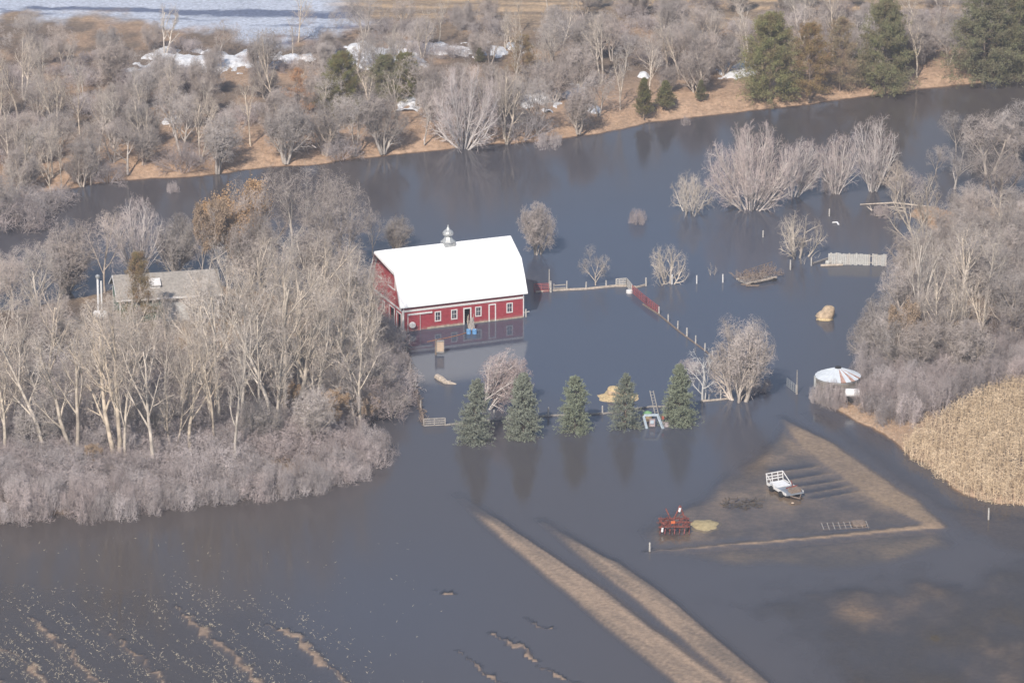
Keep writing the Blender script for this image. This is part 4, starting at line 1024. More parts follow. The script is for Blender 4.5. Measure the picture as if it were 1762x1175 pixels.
for k, (x, y) in enumerate(((1424, 455), (1446, 455))):
    p = P(x, y); m_ = MB(p); m_.lathe([(.2, 0), (.34, .1), (.36, .35), (.28, .5), (.1, .55)], p, 10, .15, random.Random(k)); tag(m_.build("foam_block", M_plank), ["whitish block lodged on the floating log, left one", "whitish block lodged on the floating log, right one"][k], "block", "blocks on the floating log")
p = P(1438, 385); m_ = MB(p); m_.beam(p + Vector((-.4, .3, .1)), p + Vector((.2, .1, .2)), .25, .1); m_.beam(p + Vector((.15, .1, .2)), p + Vector((.35, -.6, .05)), .2, .1); tag(m_.build("floating_board", M_wpaint), "small white bent board floating below the river maples", "board")

# ---------------------------------------------------------------- grain bin, tank
p = P(1441, 684); p = Vector((p.x, p.y, .25)); t = thing("grain_bin", "round steel grain bin with radiating white and rusty roof panels by the right brush", "grain bin", p)
rb = 2.62; Hb = 2.45
m_ = MB(); m_.lathe([(rb + (.03 if k % 2 else 0), z) for k, z in enumerate(np.linspace(0, Hb, 25))], (0, 0, 0), 40); m_.build("wall", M_binwall, t, False)
m_ = MB(); m2_ = MB(); ns = 26; rg = random.Random(5)
rust = {9, 11, 13}
for k in range(ns):
    a0, a1 = 2 * math.pi * k / ns + 2.6, 2 * math.pi * (k + 1) / ns + 2.6
    q = [(math.cos(a0) * (rb + .1), math.sin(a0) * (rb + .1), Hb), (math.cos(a1) * (rb + .1), math.sin(a1) * (rb + .1), Hb), (math.cos(a1) * .35, math.sin(a1) * .35, Hb + .95), (math.cos(a0) * .35, math.sin(a0) * .35, Hb + .95)]
    (m2_ if k in rust else m_).prism(q, (0, 0, .04))
    m_.beam((math.cos(a0) * (rb + .1), math.sin(a0) * (rb + .1), Hb + .05), (math.cos(a0) * .35, math.sin(a0) * .35, Hb + 1.0), .05)
ro = m_.build("roof", mat("pale_tin_roof", (.62, .66, .70), rough=.5, var=.12, scale=2), t); m2_.build("rusted_panel", mat("rusted_tin", (.42, .30, .26), rough=.9, var=.4, scale=4, col2=(.30, .14, .09)), ro)
m_ = MB(); m_.lathe([(.36, 0), (.40, .05), (.36, .2)], (0, 0, Hb + .95), 14); m_.build("roof_cap", M_rubber, ro)
m_ = MB(); m_.beam((-rb - .1, -.3, 1.2), (-rb - .1, -.3, Hb + .1), .25, .25); m_.build("chute", M_tin, t)
for k in range(4):
    m_ = MB(); m_.tube([(math.cos(a_) * (rb + .05), math.sin(a_) * (rb + .05),   .5 + k * .6) for a_ in np.linspace(0, 6.283, 41)], .025, 5, False); m_.build("hoop", M_tin, t)
p = P(1466, 700); zz = max(gz(p.x, p.y), .2); t = thing("fuel_tank", "shiny white fuel tank on dark legs in front of the grain bin", "tank", (p.x, p.y, zz))
m_ = MB(); m_.tube([(-.86, 0, 1.45), (-.80, 0, 1.45), (.80, 0, 1.45), (.86, 0, 1.45)], [.36, .48, .48, .36], 20); m_.build("tank", M_wpaint, t, False)
for x in (-.6, .6):
    for y in (-.35, .35): m_ = MB(); m_.beam((x, y * 1.4, -.1), (x, y * .7, 1.2), .09); m_.build("leg", M_rubber, t)
m_ = MB(); m_.beam((-.7, -.3, .9), (.7, -.3, .9), .08); m_.beam((-.7, .3, .9), (.7, .3, .9), .08); m_.box((-.3, -.45, .35), (.5, .4, .85)); m_.build("cradle", M_rubber, t)
p = P(1414, 690); zz = .3; t = thing("gas_pump", "small red box with a dark base at the left foot of the grain bin", "box", (p.x, p.y, zz))
m_ = MB(); m_.box((-.2, -.15, .55), (.2, .15, 1.0)); m_.build("body", mat("bright_red_paint", (.55, .10, .06)), t); m_ = MB(); m_.box((-.15, -.12, 0), (.15, .12, .549)); m_.build("base", M_rubber, t)
p = P(1371, 678); m_ = MB(p); m_.tube([p - Vector((0, 0, .5)), p + Vector((0, 0, 1.2))], [.14, .12], 8); m_.tube([p + Vector((0, 0, 1.2)), p + Vector((0, 0, 3.0))], [.07, .05], 7); tag(m_.build("pole", M_wood), "tall grey pole at the water's edge left of the grain bin", "pole")
pipe_gate("gate", "thin grey wire gate panel leaning left of the tall pole by the grain bin", (1354, 664), (1369, 676), 1.0, M_tin, 5, 3, .02)

# ---------------------------------------------------------------- flooded yard machines
a, b = P(1320, 826), P(1380, 858); d = b - a; L_ = d.length
t = thing("hayrack_trailer", "silver flat trailer with a slatted white end rack in the flooded garden", "trailer", a, math.atan2(d.y, d.x) )
# local x runs toward the near right; width to the far side
Wt = 2.15; Lt = 4.5; t.rotation_euler[2] = math.atan2((P(1352, 857) - P(1320, 838)).y, (P(1352, 857) - P(1320, 838)).x); t.location = P(1320, 838)
m_ = MB(); m_.box((0, 0, .35), (Lt, Wt, .5)); m_.build("bed", mat("silver_deck", (.33, .36, .40), rough=.4, metal=.3, var=.25, scale=1.5), t)
m_ = MB(); m_.box((.15, .25, .505), (1.9, Wt - .25, .62)); m_.build("white_sheet", M_wpaint, t)
m_ = MB(); m_.box((0, -.08, .3), (Lt * .95, -.005, .6)); m_.box((0, Wt + .005, .3), (Lt * .95, Wt + .08, .6)); m_.build("side_rail", M_white, t)
m_ = MB()
for y in (0.03, .75, 1.5, Wt - .03): m_.beam((-.05, y, .3), (-.32, y, 1.55), .08)
for z in (.85, 1.15, 1.5): m_.beam((-.05 - .2 * (z - .3), 0, z), (-.05 - .2 * (z - .3), Wt, z), .05, .11)
m_.build("end_rack", M_white, t)
m_ = MB(); m_.beam((-.3, 0, 1.5), (1.7, 0, .55), .07); m_.beam((-.3, Wt, 1.5), (1.7, Wt, .55), .07); m_.build("brace", M_white, t)
m_ = MB(); m_.beam((Lt - .3, 1.1, .5), (2.0, 1.9, 1.1), .1); m_.beam((2.6, .9, .55), (3.2, 2.1, .9), .12); m_.beam((3.2, 1.9, .5), (3.6, 1.2, 1.0), .15); m_.build("tool_load", M_rust, t)
for x in (Lt - 1.2, 1.2):
    for y in (-.15, Wt + .02): m_ = MB(); m_.tube([(x, y - .1, .2), (x, y + .1, .2)], .38, 12); m_.build("wheel", M_rubber, t)
m_ = MB(); m_.beam((Lt, .4, .3), (Lt + .9, Wt / 2, .2), .09); m_.beam((Lt, Wt - .4, .3), (Lt + .9, Wt / 2, .2), .09); m_.build("tongue", M_wood2, t)
m_ = MB(); m_.box((Lt - .9, .6, .51), (Lt - .1, Wt - .3, .95)); m_.build("crate", M_wood2, t)

p = P(1160, 912); t = thing("cultivator", "heap of rusty red field machinery standing in shallow water beside sunken straw", "farm machine", p)
m_ = MB()
for y in (-1.0, .4, 1.6): m_.beam((-1.7, y, .75), (1.7, y, .8), .14)
for x in (-1.4, 0, 1.4): m_.beam((x, -1.3, .8), (x, 2.0, .8), .12)
m_.build("frame", M_rust, t)
rg = random.Random(31)
for k in range(14):
    x, y = -1.6 + (k % 7) * .53, (-1.0, 1.4)[k // 7]; m_ = MB(); m_.tube([(x, y, .8), (x + .1, y + .35, .6), (x + .05, y + .2, .2), (x, y - .2, -.1)], .05, 6); m_.build("tine", [M_rust, M_pipe_red][k % 2], t)
m_ = MB(); m_.beam((0, 1.2, .8), (.7, 1.9, 2.2), .12); m_.beam((1.2, 1.2, .8), (.7, 1.9, 2.2), .12); m_.beam((-.3, 1.0, .8), (-.9, 1.8, 1.9), .1); m_.build("mast", M_rust, t)
m_ = MB(); m_.tube([(.6, 1.6, 1.6), (.7, 1.6, 2.0)], .14, 8); m_.build("cylinder", M_wpaint, t)
m_ = MB(); m_.tube([(-1.35, -1.3, .3), (-1.3, -1.3, .75)], .12, 8); m_.build("cylinder", M_wpaint, t)
m_ = MB(); m_.box((-.35, -.3, .82), (.1, .1, 1.05)); m_.build("orange_box", M_orange, t)
for x, y in ((-1.5, .3), (1.5, .3), (1.5, 1.3), (-1.5, 1.4)): m_ = MB(); m_.tube([(x - .12, y, .3), (x + .12, y, .3)], .45, 12); m_.build("wheel", M_rubber, t)
m_ = MB()
for k in range(64):
    q = Vector((rg.uniform(-1.6, 1.6), rg.uniform(-1.1, 1.8), rg.uniform(.3, 1.0))); m_.beam(q, q + Vector((rg.uniform(-.7, .7), rg.uniform(-.7, .7), rg.uniform(-.1, .5))), .07)
m_.build("linkage", M_rust, t)

p = P(1455, 907); t = thing("harrow", "dark grey harrow lying sunk along the lower garden strip", "farm machine", p + Vector((0, 0, -.17)), .12)
m_ = MB()
for y in (-.5, .5, 1.4): m_.beam((-2.6, y, .1), (2.6, y + .2, .16), .1)
m_.build("frame", M_wood2, t)
for k in range(9): x = -2.5 + k * .62; m_ = MB(); m_.beam((x, -.6, .12), (x + .1, 1.6, .2), .09); m_.build("cross_bar", M_wood, t)
m_ = MB(); m_.box((.9, .1, .1), (2.3, 1.6, .38)); m_.build("deck", M_wood2, t)
p = P(1278, 866); m_ = MB(p); rg = random.Random(6)
for k in range(60):
    q = p + Vector((rg.uniform(-1.9, 1.9), rg.uniform(-1.5, 1.5), rg.uniform(-.05, .12))); m_.beam(q, q + Vector((rg.uniform(-.9, .9), rg.uniform(-.9, .9), rg.uniform(-.1, .2))), .07)
tag(m_.build("brush_pile", mat("dark_wet_wood", (.10, .085, .07))), "low dark pile of wet sticks left of the silver trailer", "brush pile")
p = P(1364, 866); m_ = MB(p); m_.lathe([(.12, 0), (.18, .06), (.1, .14)], p, 8); tag(m_.build("float", M_tan), "tiny tan ball floating below the silver trailer", "ball")

# swing frame, ladder and things between spruces
p = P(1122, 736); t = thing("swing_stand", "pale blue open frame stand between the fourth and fifth spruces", "stand", p)
m_ = MB(); m_.beam((-.95, .3, 1.45), (.75, .3, 1.5), .30, .2); m_.build("top_beam", M_blueg, t)
m_ = MB(); m_.beam((-1.0, .3, 1.4), (-.55, -.3, -.3), .26, .16); m_.build("leg", M_blueg, t)
m_ = MB(); m_.beam((.65, .3, 1.45), (1.35, -.3, -.2), .30, .16); m_.build("leg", M_blueg, t)
m_ = MB(); m_.box((-.3, .1, .1), (.35, .5, .95)); m_.build("seat", mat("pinkish_panel", (.42, .33, .33), var=.3), t)
m_ = MB(); m_.box((-.2, .0, .5), (.2, .095, .9)); m_.build("panel", M_blueg, t)
p = P(1114, 722); t = thing("barrel", "brown barrel with a green lid behind the pale blue stand", "barrel", p)
m_ = MB(); m_.lathe([(.5, -.2), (.6, .3), (.58, .7)], (0, 0, 0), 16); m_.build("drum", mat("brown_drum", (.36, .27, .17)), t)
m_ = MB(); m_.lathe([(.56, .7), (.5, .9), (.2, 1.05)], (0, 0, 0), 16); m_.build("lid", M_greenp, t)
a = P(1132, 716); b = a + Vector((-.75, .5, 3.0)); t = thing("ladder", "grey wooden ladder leaning up between the fourth and fifth spruces", "ladder", a)
for s_ in (-.2, .2): m_ = MB(); m_.beam((s_, 0, -.3), b - a + Vector((s_, 0, 0)), .09, .06); m_.build("rail", M_post, t)
for k in range(9): q = (b - a) * (k + .5) / 9; m_ = MB(); m_.beam(q + Vector((-.2, 0, 0)), q + Vector((.2, 0, 0)), .04); m_.build("rung", M_wood, t)
p = P(1142, 733); t = thing("mower", "small red and grey machine half sunk left of the fifth spruce", "mower", p)
m_ = MB(); m_.box((-.35, -.3, 0), (.55, .3, .45)); m_.build("deck", mat("pinkish_grey", (.42, .36, .36), var=.3), t); m_ = MB(); m_.box((-.25, -.2, .9), (.05, .15, 1.2)); m_.build("engine", mat("dull_red", (.40, .12, .08)), t)
m_ = MB(); m_.beam((-.1, 0, .4), (-.1, 0, .9), .08); m_.build("column", M_wood, t)
m_ = MB(); m_.beam((.3, 0, .3), (.95, -.3, .02), .08); m_.build("handle", M_wood, t)
# tin roofed shed hidden in the right wood
p = P(1668, 492); zz = gz(p.x, p.y); t = thing("tin_shed", "small tin roofed shed glinting through the right woods", "shed", (p.x, p.y, zz), .4)
m_ = MB(); m_.box((-1.5, -1.2, 0), (1.5, 1.2, 2.0)); m_.build("wall", M_wood, t); m_ = MB(); gable_roof(m_, -1.8, 1.8, -1.5, 1.5, 1.9, 2.8, .06); m_.build("roof", mat("bluish_tin", (.55, .60, .64), rough=.4, metal=.3), t)
# ---------------------------------------------------------------- planting
random.seed(7)
G_SP = "row of blue spruces standing in the flood"
for k, (x, y, h, w_, lb) in enumerate([(815, 760, 116, 66, "leftmost of the five flooded spruces, leaning slightly and pale blue green"), (900, 752, 117, 62, "second spruce from the left, with a browned tip"),
        (989, 742, 102, 58, "third and middle spruce, blunt topped with a tan patch at its foot"), (1076, 736, 101, 56, "fourth spruce, in front of the floating straw"), (1168, 729, 110, 64, "fifth spruce at the right end, beside the white dead tree")]):
    plant('spruce', x, y, h, w_, lb, group=G_SP, lean=(0, R((3, 1, -1, 0, 0)[k]), 0) if k == 0 else None)
# trees standing in the open water
S = [('fine', 925, 437, 95, 80, "round bare tree with a forked pale trunk just right of the barn roof", 0, None), ('round', 1025, 491, 72, 62, "small pale tree at the plank fence, nearer the barn of two", 1, None),
     ('spreading', 1150, 488, 70, 84, "open crowned small tree beside the white-topped posts", 0, None), ('sapling', 1225, 474, 26, 18, "tiny reddish sapling between two white-topped posts", 0, None),
     ('bush', 1098, 385, 30, 34, "small pale bush alone in mid river", 0, None), ('spreading', 1372, 442, 82, 100, "wide low tree just above the hay wagon and windbreak", 0, None),
     ('spreading', 1187, 366, 72, 96, "sprawling low tree at the left of the river maples", 1, None), ('vase', 1292, 360, 150, 178, "largest maple, a broad many-stemmed dome in the river", 0, None),
     ('fan', 1365, 338, 104, 90, "thin leaning grey maple just right of the largest maple", 1, (0, R(14), 0)), ('fan', 1438, 333, 104, 92, "smaller upright maple left of the tall reddish one", 1, None),
     ('fan', 1502, 329, 132, 98, "tall reddish fan-shaped maple rising from the river", 0, None), ('round', 1540, 350, 78, 66, "bent bare tree above the grassy point at right", 3, None),
     ('fine', 1272, 690, 146, 120, "large fine-twigged bare tree standing in water right of the fence line", 1, None), ('snag', 1209, 688, 92, 70, "white dead tree with broken limbs beside the fifth spruce", 0, None),
     ('fine_pale', 836, 702, 112, 96, "leaning pale tree between the first two spruces", 0, (R(0), R(30), 0)), ('bush', 1185, 640, 26, 60, "low pale brush at the foot of the white dead tree", 2, None),
     ('bush', 1290, 672, 42, 72, "low brush at the foot of the large fine-twigged tree", 3, None), ('bush', 1518, 372, 24, 40, "scrubby driftwood bush at the tip of the grassy point", 1, None),
     ('sapling', 1382, 455, 26, 14, "slender sapling under the wide low tree", 0, None), ('bush', 1430, 330, 34, 60, "low pale brush under the smaller upright maple", 4, None), ('bush', 1560, 330, 40, 70, "grey brush beside the bent tree near the point", 0, None)]
for kd, x, y, h, w_, lb, vr, ln in S: plant(kd, x, y, h, w_, lb, cat="bush" if kd == 'bush' else "tree", var=vr, lean=ln, z=-.3)

# conifers on the far bank
CON = [('pine', 1325, 168, 136, 84, "bushy yellow green pine at the snow patch, leftmost of the large pines"), ('pine_brown', 1392, 166, 118, 66, "browned pine next to the leftmost large pine"),
       ('pine_brown', 1445, 150, 112, 58, "second browned pine, before the grey green one"), ('pine', 1521, 158, 148, 76, "grey green pine standing left of the white birch-like tree"),
       ('pine', 1692, 136, 150, 96, "tall dark green pine at the top right, left of a pair"), ('pine', 1752, 134, 140, 80, "tall dark green pine at the right picture edge"),
       ('pine', 662, 172, 72, 54, "left of two touching olive pines before the snow"), ('pine', 697, 170, 74, 56, "right of two touching olive pines before the snow"),
       ('pine', 590, 205, 108, 62, "thin pine with a bright green tip between orange pine and olive pair"), ('pine_dead', 513, 228, 104, 52, "dead orange pine on the far bank"),
       ('pine_brown', 898, 126, 62, 46, "olive brown pine standing alone behind the far trees"), ('pine', 826, 106, 22, 14, "little green conifer top behind the far trees"),
       ('cedar', 1108, 196, 58, 32, "small dark cedar on the far bank, left of a pair"), ('cedar', 1145, 184, 42, 34, "small dark cedar on the far bank, right of a pair"), ('cedar', 1206, 172, 32, 20, "smallest dark cedar near the snow patch and pines"),
       ('pine_brown', 240, 592, 150, 54, "thin olive conifer in front of the green house")]
for kd, x, y, h, w_, lb in CON: plant(kd, x, y, h * 1.04, w_ * (1.3 if kd.startswith('pine') else 1.0), lb)

# marked trees of the far bank
for kd, x, y, h, w_, lb, vr in [('vase', 798, 252, 138, 150, "big grey many-stemmed tree leaning over the far river edge, tallest there", 1), ('tall', 872, 244, 130, 70, "pale forked tree with torn bark on the far river edge", 0),
        ('tall', 868, 236, 120, 60, "second pale trunk close behind the forked tree on the far river edge", 3), ('wood', 155, 318, 90, 80, "crooked dark-based tree at the inlet's edge", 1), ('tall', 90, 345, 116, 56, "pale leaning tree standing in the inlet at far left", 2),
        ('tall', 1285, 128, 130, 60, "pale bare tree left of the yellow green pine", 3), ('tall', 1578, 130, 120, 60, "pale straight tree right of the grey green pine", 1), ('tall', 470, 200, 150, 60, "very tall thin tree left of the dead orange pine", 4),
        ('bush', 1180, 215, 22, 20, "tiny bare shrub on the tan bank below the cedars", 0), ('bush', 296, 330, 26, 28, "drooping bare branch top sunk in the inlet", 2), ('bush', 945, 252, 30, 60, "pale brush hanging over the water below the far snow", 1)]:
    plant(kd, x, y, h, w_, lb, cat="bush" if kd == 'bush' else "tree", var=vr)

def scatter(n, polyg, mind, rng, tries=60, yx=3.2, used=None):
    xs = [p[0] for p in polyg]; ys = [p[1] for p in polyg]; pl = np.array(polyg, float)
    pts = [] if used is None else list(used); out = []
    for _ in range(n * tries):
        if len(out) >= n: break
        x, y = rng.uniform(min(xs), max(xs)), rng.uniform(min(ys), max(ys))
        if sdf(pl, np.array([x]), np.array([y]))[0] < 0: continue
        if any((x - a) ** 2 + ((y - b) * yx) ** 2 < mind ** 2 for a, b in pts): continue
        pts.append((x, y)); out.append((x, y))
    return sorted(out, key=lambda p: p[1])
BINS = [(0, 250, "above the inlet"), (250, 490, "left of the orange pine"), (490, 650, "around the orange pine"), (650, 790, "near the olive pine pair"), (790, 1010, "by the pale forked trees"),
        (1010, 1240, "around the dark cedars"), (1240, 1560, "around the large pines"), (1560, 5000, "by the top right pines")]
def where(x):
    for a, b, s in BINS:
        if x < b: return s
    return BINS[-1][2]
ORD = "first second third fourth fifth sixth seventh eighth ninth tenth eleventh twelfth thirteenth fourteenth fifteenth sixteenth seventeenth eighteenth nineteenth twentieth twenty-first twenty-second twenty-third twenty-fourth twenty-fifth twenty-sixth twenty-seventh twenty-eighth twenty-ninth thirtieth thirty-first thirty-second thirty-third thirty-fourth".split()
def plant_many(items, group):
    """items: (kind, px, py, h, w, description, category); equal descriptions are told apart by their order from the left"""
    by = {}
    for it in items: by.setdefault(it[5], []).append(it)
    for d_, l in by.items():
        l.sort(key=lambda q: q[1])
        for k, (kd, x, y, h, w_, _, cat) in enumerate(l):
            plant(kd, x, y, h, w_, d_ if len(l) == 1 else d_ + ", " + (ORD[k] if k < len(ORD) else "rightmost cluster") + " from left", cat=cat, group=group)
rng = random.Random(11)
fb_edge = [(-60, 365), (0, 350), (80, 325), (215, 305), (380, 292), (560, 272), (760, 250), (870, 238), (1040, 218), (1090, 210), (1090, 185), (870, 205), (700, 225), (560, 235), (380, 250), (200, 270), (0, 300), (-60, 320)]
fb_mid = [(-60, 320), (0, 300), (200, 265), (380, 245), (560, 230), (700, 215), (870, 200), (1090, 180), (1250, 160), (1400, 140), (1660, 118), (1830, 110), (1830, 60), (1400, 62), (1000, 90), (700, 112), (400, 130), (0, 160), (-60, 165)]
fb_back = [(-60, 165), (0, 160), (400, 130), (700, 112), (1000, 90), (1400, 62), (1830, 60), (1830, -5), (1100, 10), (800, 30), (640, 60), (330, 85), (0, 75), (-60, 75)]
def far_row(n, polyg, mind, kinds, hs, rowname, group):
    items = []
    for x, y in scatter(n, polyg, mind, rng):
        if 1250 < x < 1560 and y > 125: continue
        if any(a < x < b and c < y < d for a, b, c, d in ((345, 500, 128, 185), (600, 900, 108, 150), (905, 1005, 180, 222), (1230, 1295, 130, 190))) and rng.random() < .6: continue
        if x > 400 and 'edge' in rowname and rng.random() < .35: continue
        kd = rng.choice(kinds); bush = kd == 'bush'
        desc = ("low grey brush" if bush else {"wood": "round bare tree", "fine": "dense grey tree", "tall": "tall thin tree"}[kd]) + " " + rowname + " " + where(x)
        items.append((kd, x, y, rng.uniform(*hs[kd]), None, desc, "bush" if bush else "tree"))
    plant_many(items, group)
far_row(50, fb_edge, 28, ['wood', 'fine', 'fine', 'tall', 'bush'], {'wood': (72, 118), 'fine': (60, 100), 'tall': (88, 132), 'bush': (24, 44)}, "at the far river edge", "plants along the far river edge")
far_row(160, fb_mid, 27, ['wood', 'wood', 'fine', 'fine', 'tall', 'tall', 'bush'], {'wood': (58, 98), 'fine': (50, 82), 'tall': (74, 122), 'bush': (24, 42)}, "inside the far wood", "plants inside the far wood")
far_row(34, fb_back, 60, ['wood', 'fine', 'tall', 'tall'], {'wood': (45, 82), 'fine': (38, 62), 'tall': (65, 105), 'bush': (18, 34)}, "by the far field", "plants at the far field edge")
tk_ = []
for x, y in scatter(88, fb_back, 32, rng): k_ = rng.choice([0, 1, 1, 2, 2, 3]); tk_.append((k_, x, y, rng.uniform(*{0: (34, 56), 1: (16, 30), 2: (16, 30), 3: (36, 60)}[k_])))
thicket("thicket", "grey scrub massed between the far wood and the open field", tk_)
# inlet corner, far left: reddish brush and trees
for x, y, h, kd, lb in [(20, 370, 100, 'tall', "reddish bare tree at the far left inlet, standing tallest"), (-10, 385, 100, 'wood', "grey tree cut by the left picture edge at the inlet"), (45, 375, 60, 'bush', "reddish brush in the inlet corner, left clump"), (8, 392, 60, 'bush', "reddish brush in the inlet corner, lowest clump"), (70, 355, 46, 'bush', "reddish brush in the inlet corner, right clump")]:
    plant(kd, x, y, h, None, lb, cat="bush" if kd == 'bush' else "tree")

# trees between the green house and the barn, and behind the house
for x, y, h, w_, kd, lb in [(110, 505, 128, 120, 'fine', "grey bare tree behind the flue pipes, left one"), (180, 505, 150, 120, 'wood', "grey bare tree behind the flue pipes, right one"), (60, 530, 112, 110, 'wood', "grey bare tree at far left above the wood"),
        (235, 480, 146, 100, 'fan', "slender reddish tree rising behind the green house"), (350, 490, 150, 120, 'leafy', "spreading tree with tan leaves left behind the house garage"), (395, 470, 165, 140, 'leafy', "big rounded tree holding some tan leaves near the garage"),
        (455, 465, 178, 150, 'wood', "big rounded grey tree in the clump left of the barn, left one"), (515, 470, 192, 155, 'wood', "big rounded grey tree in the clump left of the barn, middle one"), (585, 480, 182, 140, 'wood', "big rounded grey tree in the clump left of the barn, right one"),
        (430, 500, 130, 110, 'fine', "fine-twigged tree low in the clump left of the barn"), (550, 510, 130, 120, 'fine', "fine-twigged tree in the clump nearest the barn"), (640, 440, 84, 70, 'wood', "thin tree touching the barn's left roof end"), (680, 428, 62, 66, 'fine', "small fine tree behind the barn's left roof end"),
        (596, 520, 112, 80, 'wood', "grey tree directly left of the barn gable"), (480, 520, 100, 100, 'wood', "grey tree low between garage and barn"), (300, 475, 110, 100, 'fine', "fine grey tree behind the house roof"), (20, 548, 108, 100, 'wood', "grey tree at the left picture edge beside the wood"), (-20, 520, 96, 110, 'fine', "fine grey tree cut by the left picture edge")]:
    plant(kd, x, y, h, w_, lb)

# left wood: rows of tall pale trees, brush beneath and along the water
rng = random.Random(5)
wood = [(-50, 640), (80, 610), (250, 640), (420, 650), (560, 600), (640, 590), (670, 640), (650, 720), (600, 765), (520, 795), (400, 815), (200, 845), (0, 865), (-50, 870)]
LB = [(0, 180, "at the wood's left end"), (180, 360, "below the green house"), (360, 520, "below the garage"), (520, 900, "at the wood's right end")]
def lwhere(x):
    for a, b, s in LB:
        if x < b: return s
front = [(8, 800), (75, 790), (78, 700), (200, 800), (215, 805), (268, 810), (330, 790), (405, 800), (412, 745), (470, 745), (498, 735), (545, 745), (190, 740), (130, 790), (270, 730), (555, 700), (620, 745), (575, 720), (312, 735), (35, 730), (520, 690), (440, 700), (370, 745), (632, 690), (465, 770), (240, 690), (150, 700)]
items = [('tall', x, y, rng.uniform(235, 290) * (.82 if y < 735 else 1), None, "tall pale-trunked bare tree " + ("farther back " if y < 735 else "nearest the water ") + lwhere(x), "tree") for x, y in front]
plant_many(items, "tall trees of the left wood")
items = []
for x, y in scatter(56, wood, 38, rng):
    if y > 790: continue
    kd = rng.choice(['tall', 'tall', 'wood', 'fine'])
    items.append((kd, x, y, rng.uniform(*{'tall': (165, 230), 'wood': (95, 150), 'fine': (70, 115)}[kd]), None, {"tall": "slender bare tree", "wood": "round twiggy tree", "fine": "dense grey tree"}[kd] + (" in the back " if y < 690 else " in the heart ") + lwhere(x), "tree"))
for x, y, h in ((215, 632, 60), (240, 650, 90), (262, 645, 110), (285, 655, 130), (303, 640, 120), (322, 650, 135), (340, 640, 140), (362, 652, 150), (380, 636, 185), (405, 655, 200), (425, 636, 190), (448, 652, 205), (475, 642, 200), (500, 655, 205), (522, 638, 190), (545, 650, 200), (566, 640, 190), (588, 652, 190), (608, 640, 160), (628, 655, 150)):
    items.append(('tall', x, y, h * 1.22, None, "slim pale tree screening the yard between house and barn " + ("left half" if x < 420 else "right half"), "tree"))
plant_many(items, "inner trees of the left wood")
for x, y, h in ((572, 740, 76), (488, 720, 60), (620, 730, 64), (160, 810, 50)): plant('leafy', x, y, h, None, "low tree holding tan dead leaves " + ["beside the rightmost trunks", "among the trunks below the garage", "at the wood's right tip", "deep at the left end"][[572, 488, 620, 160].index(x)])
def lrow(y): return "back " if y < 680 else "middle " if y < 740 else "front "
plant_many([('bush', x, y, rng.uniform(34, 58), None, "grey undergrowth bush, " + lrow(y) + "row, " + lwhere(x), "bush") for x, y in scatter(120, wood, 24, rng)], "undergrowth bushes of the left wood")
fringe = [(-60, 925), (0, 905), (110, 900), (200, 892), (300, 875), (400, 862), (520, 848), (600, 830), (652, 800), (640, 775), (600, 790), (500, 815), (350, 830), (200, 850), (0, 868), (-60, 880)]
fline = lambda x: 906 - x * .055 - max(0, x - 300) * .09
plant_many([('bush', x, y, rng.uniform(30, 68), rng.uniform(52, 92), "pale flooded brush, " + ("outer" if y > fline(x) - 22 else "inner") + " row, " + lwhere(x), "bush") for x, y in scatter(62, fringe, 25, rng)], "flooded brush below the left wood")
plant_many([('bush', x, y, 40, w_, "grey brush crowding the barn's left corner" if y < 620 else "grey brush crowding the debris fence", "bush") for x, y, w_ in ((676, 650, 44), (672, 606, 50), (662, 690, 60), (655, 575, 60), (640, 640, 80))], "brush at the barn's left corner")
for x, y, h in ((640, 705, 110), (676, 718, 60)): plant('wood', x, y, h, None, "bare tree at the wood's edge by the debris fence, " + {640: "the taller of two", 676: "the smaller of two"}[x])

# right wood
rng = random.Random(15)
for x, y, h, w_, kd, lb in [(1645, 262, 76, 70, 'wood', "lone rounded tree top at the river above the right wood"), (1700, 300, 110, 130, 'wood', "rounded tree by the river in the right wood, left one"), (1640, 325, 88, 110, 'wood', "low rounded tree reaching over the river in the right wood"),
        (1762, 290, 120, 130, 'wood', "rounded tree by the river at the right picture edge"), (1720, 345, 96, 110, 'wood', "rounded tree behind the grassy point"), (1610, 300, 60, 60, 'wood', "small round tree left in the right wood's river row"),
        (1558, 560, 190, 90, 'tall', "pale slender tree at the left edge of the right wood beside the windbreak"), (1580, 590, 200, 90, 'tall', "pale forked tree just right of the windbreak"), (1655, 620, 220, 110, 'tall', "tall pale leaning tree in front of the tin shed"), (1690, 560, 190, 100, 'tall', "tall pale tree behind the tin shed"),
        (1620, 640, 180, 100, 'tall', "pale tree above the grain bin"), (1500, 620, 80, 90, 'fine', "rounded grey tree at the water's edge above the grain bin"), (1540, 640, 120, 110, 'leafy', "tree with a few tan leaves just above the grain bin")]:
    plant(kd, x, y, h, w_, lb)
rw = [(1560, 480), (1600, 425), (1660, 395), (1830, 370), (1850, 640), (1700, 650), (1560, 660), (1510, 640), (1500, 600), (1535, 540)]
items = []
for x, y in scatter(44, rw, 45, rng):
    kd = rng.choice(['wood', 'wood', 'fine', 'fine', 'tall'])
    items.append((kd, x, y, rng.uniform(*{'tall': (130, 190), 'wood': (90, 135), 'fine': (80, 120)}[kd]), None, {"tall": "tall pale tree", "wood": "round grey tree", "fine": "dense grey tree"}[kd] + " of the right wood " + ("above the tin shed" if y < 490 else "level with the bale" if y < 570 else "above the bin and brush"), "tree"))
plant_many(items, "trees massed in the right wood")
br = [(1495, 640), (1560, 620), (1700, 600), (1830, 560), (1850, 660), (1720, 668), (1620, 700), (1560, 742), (1500, 735), (1490, 700)]
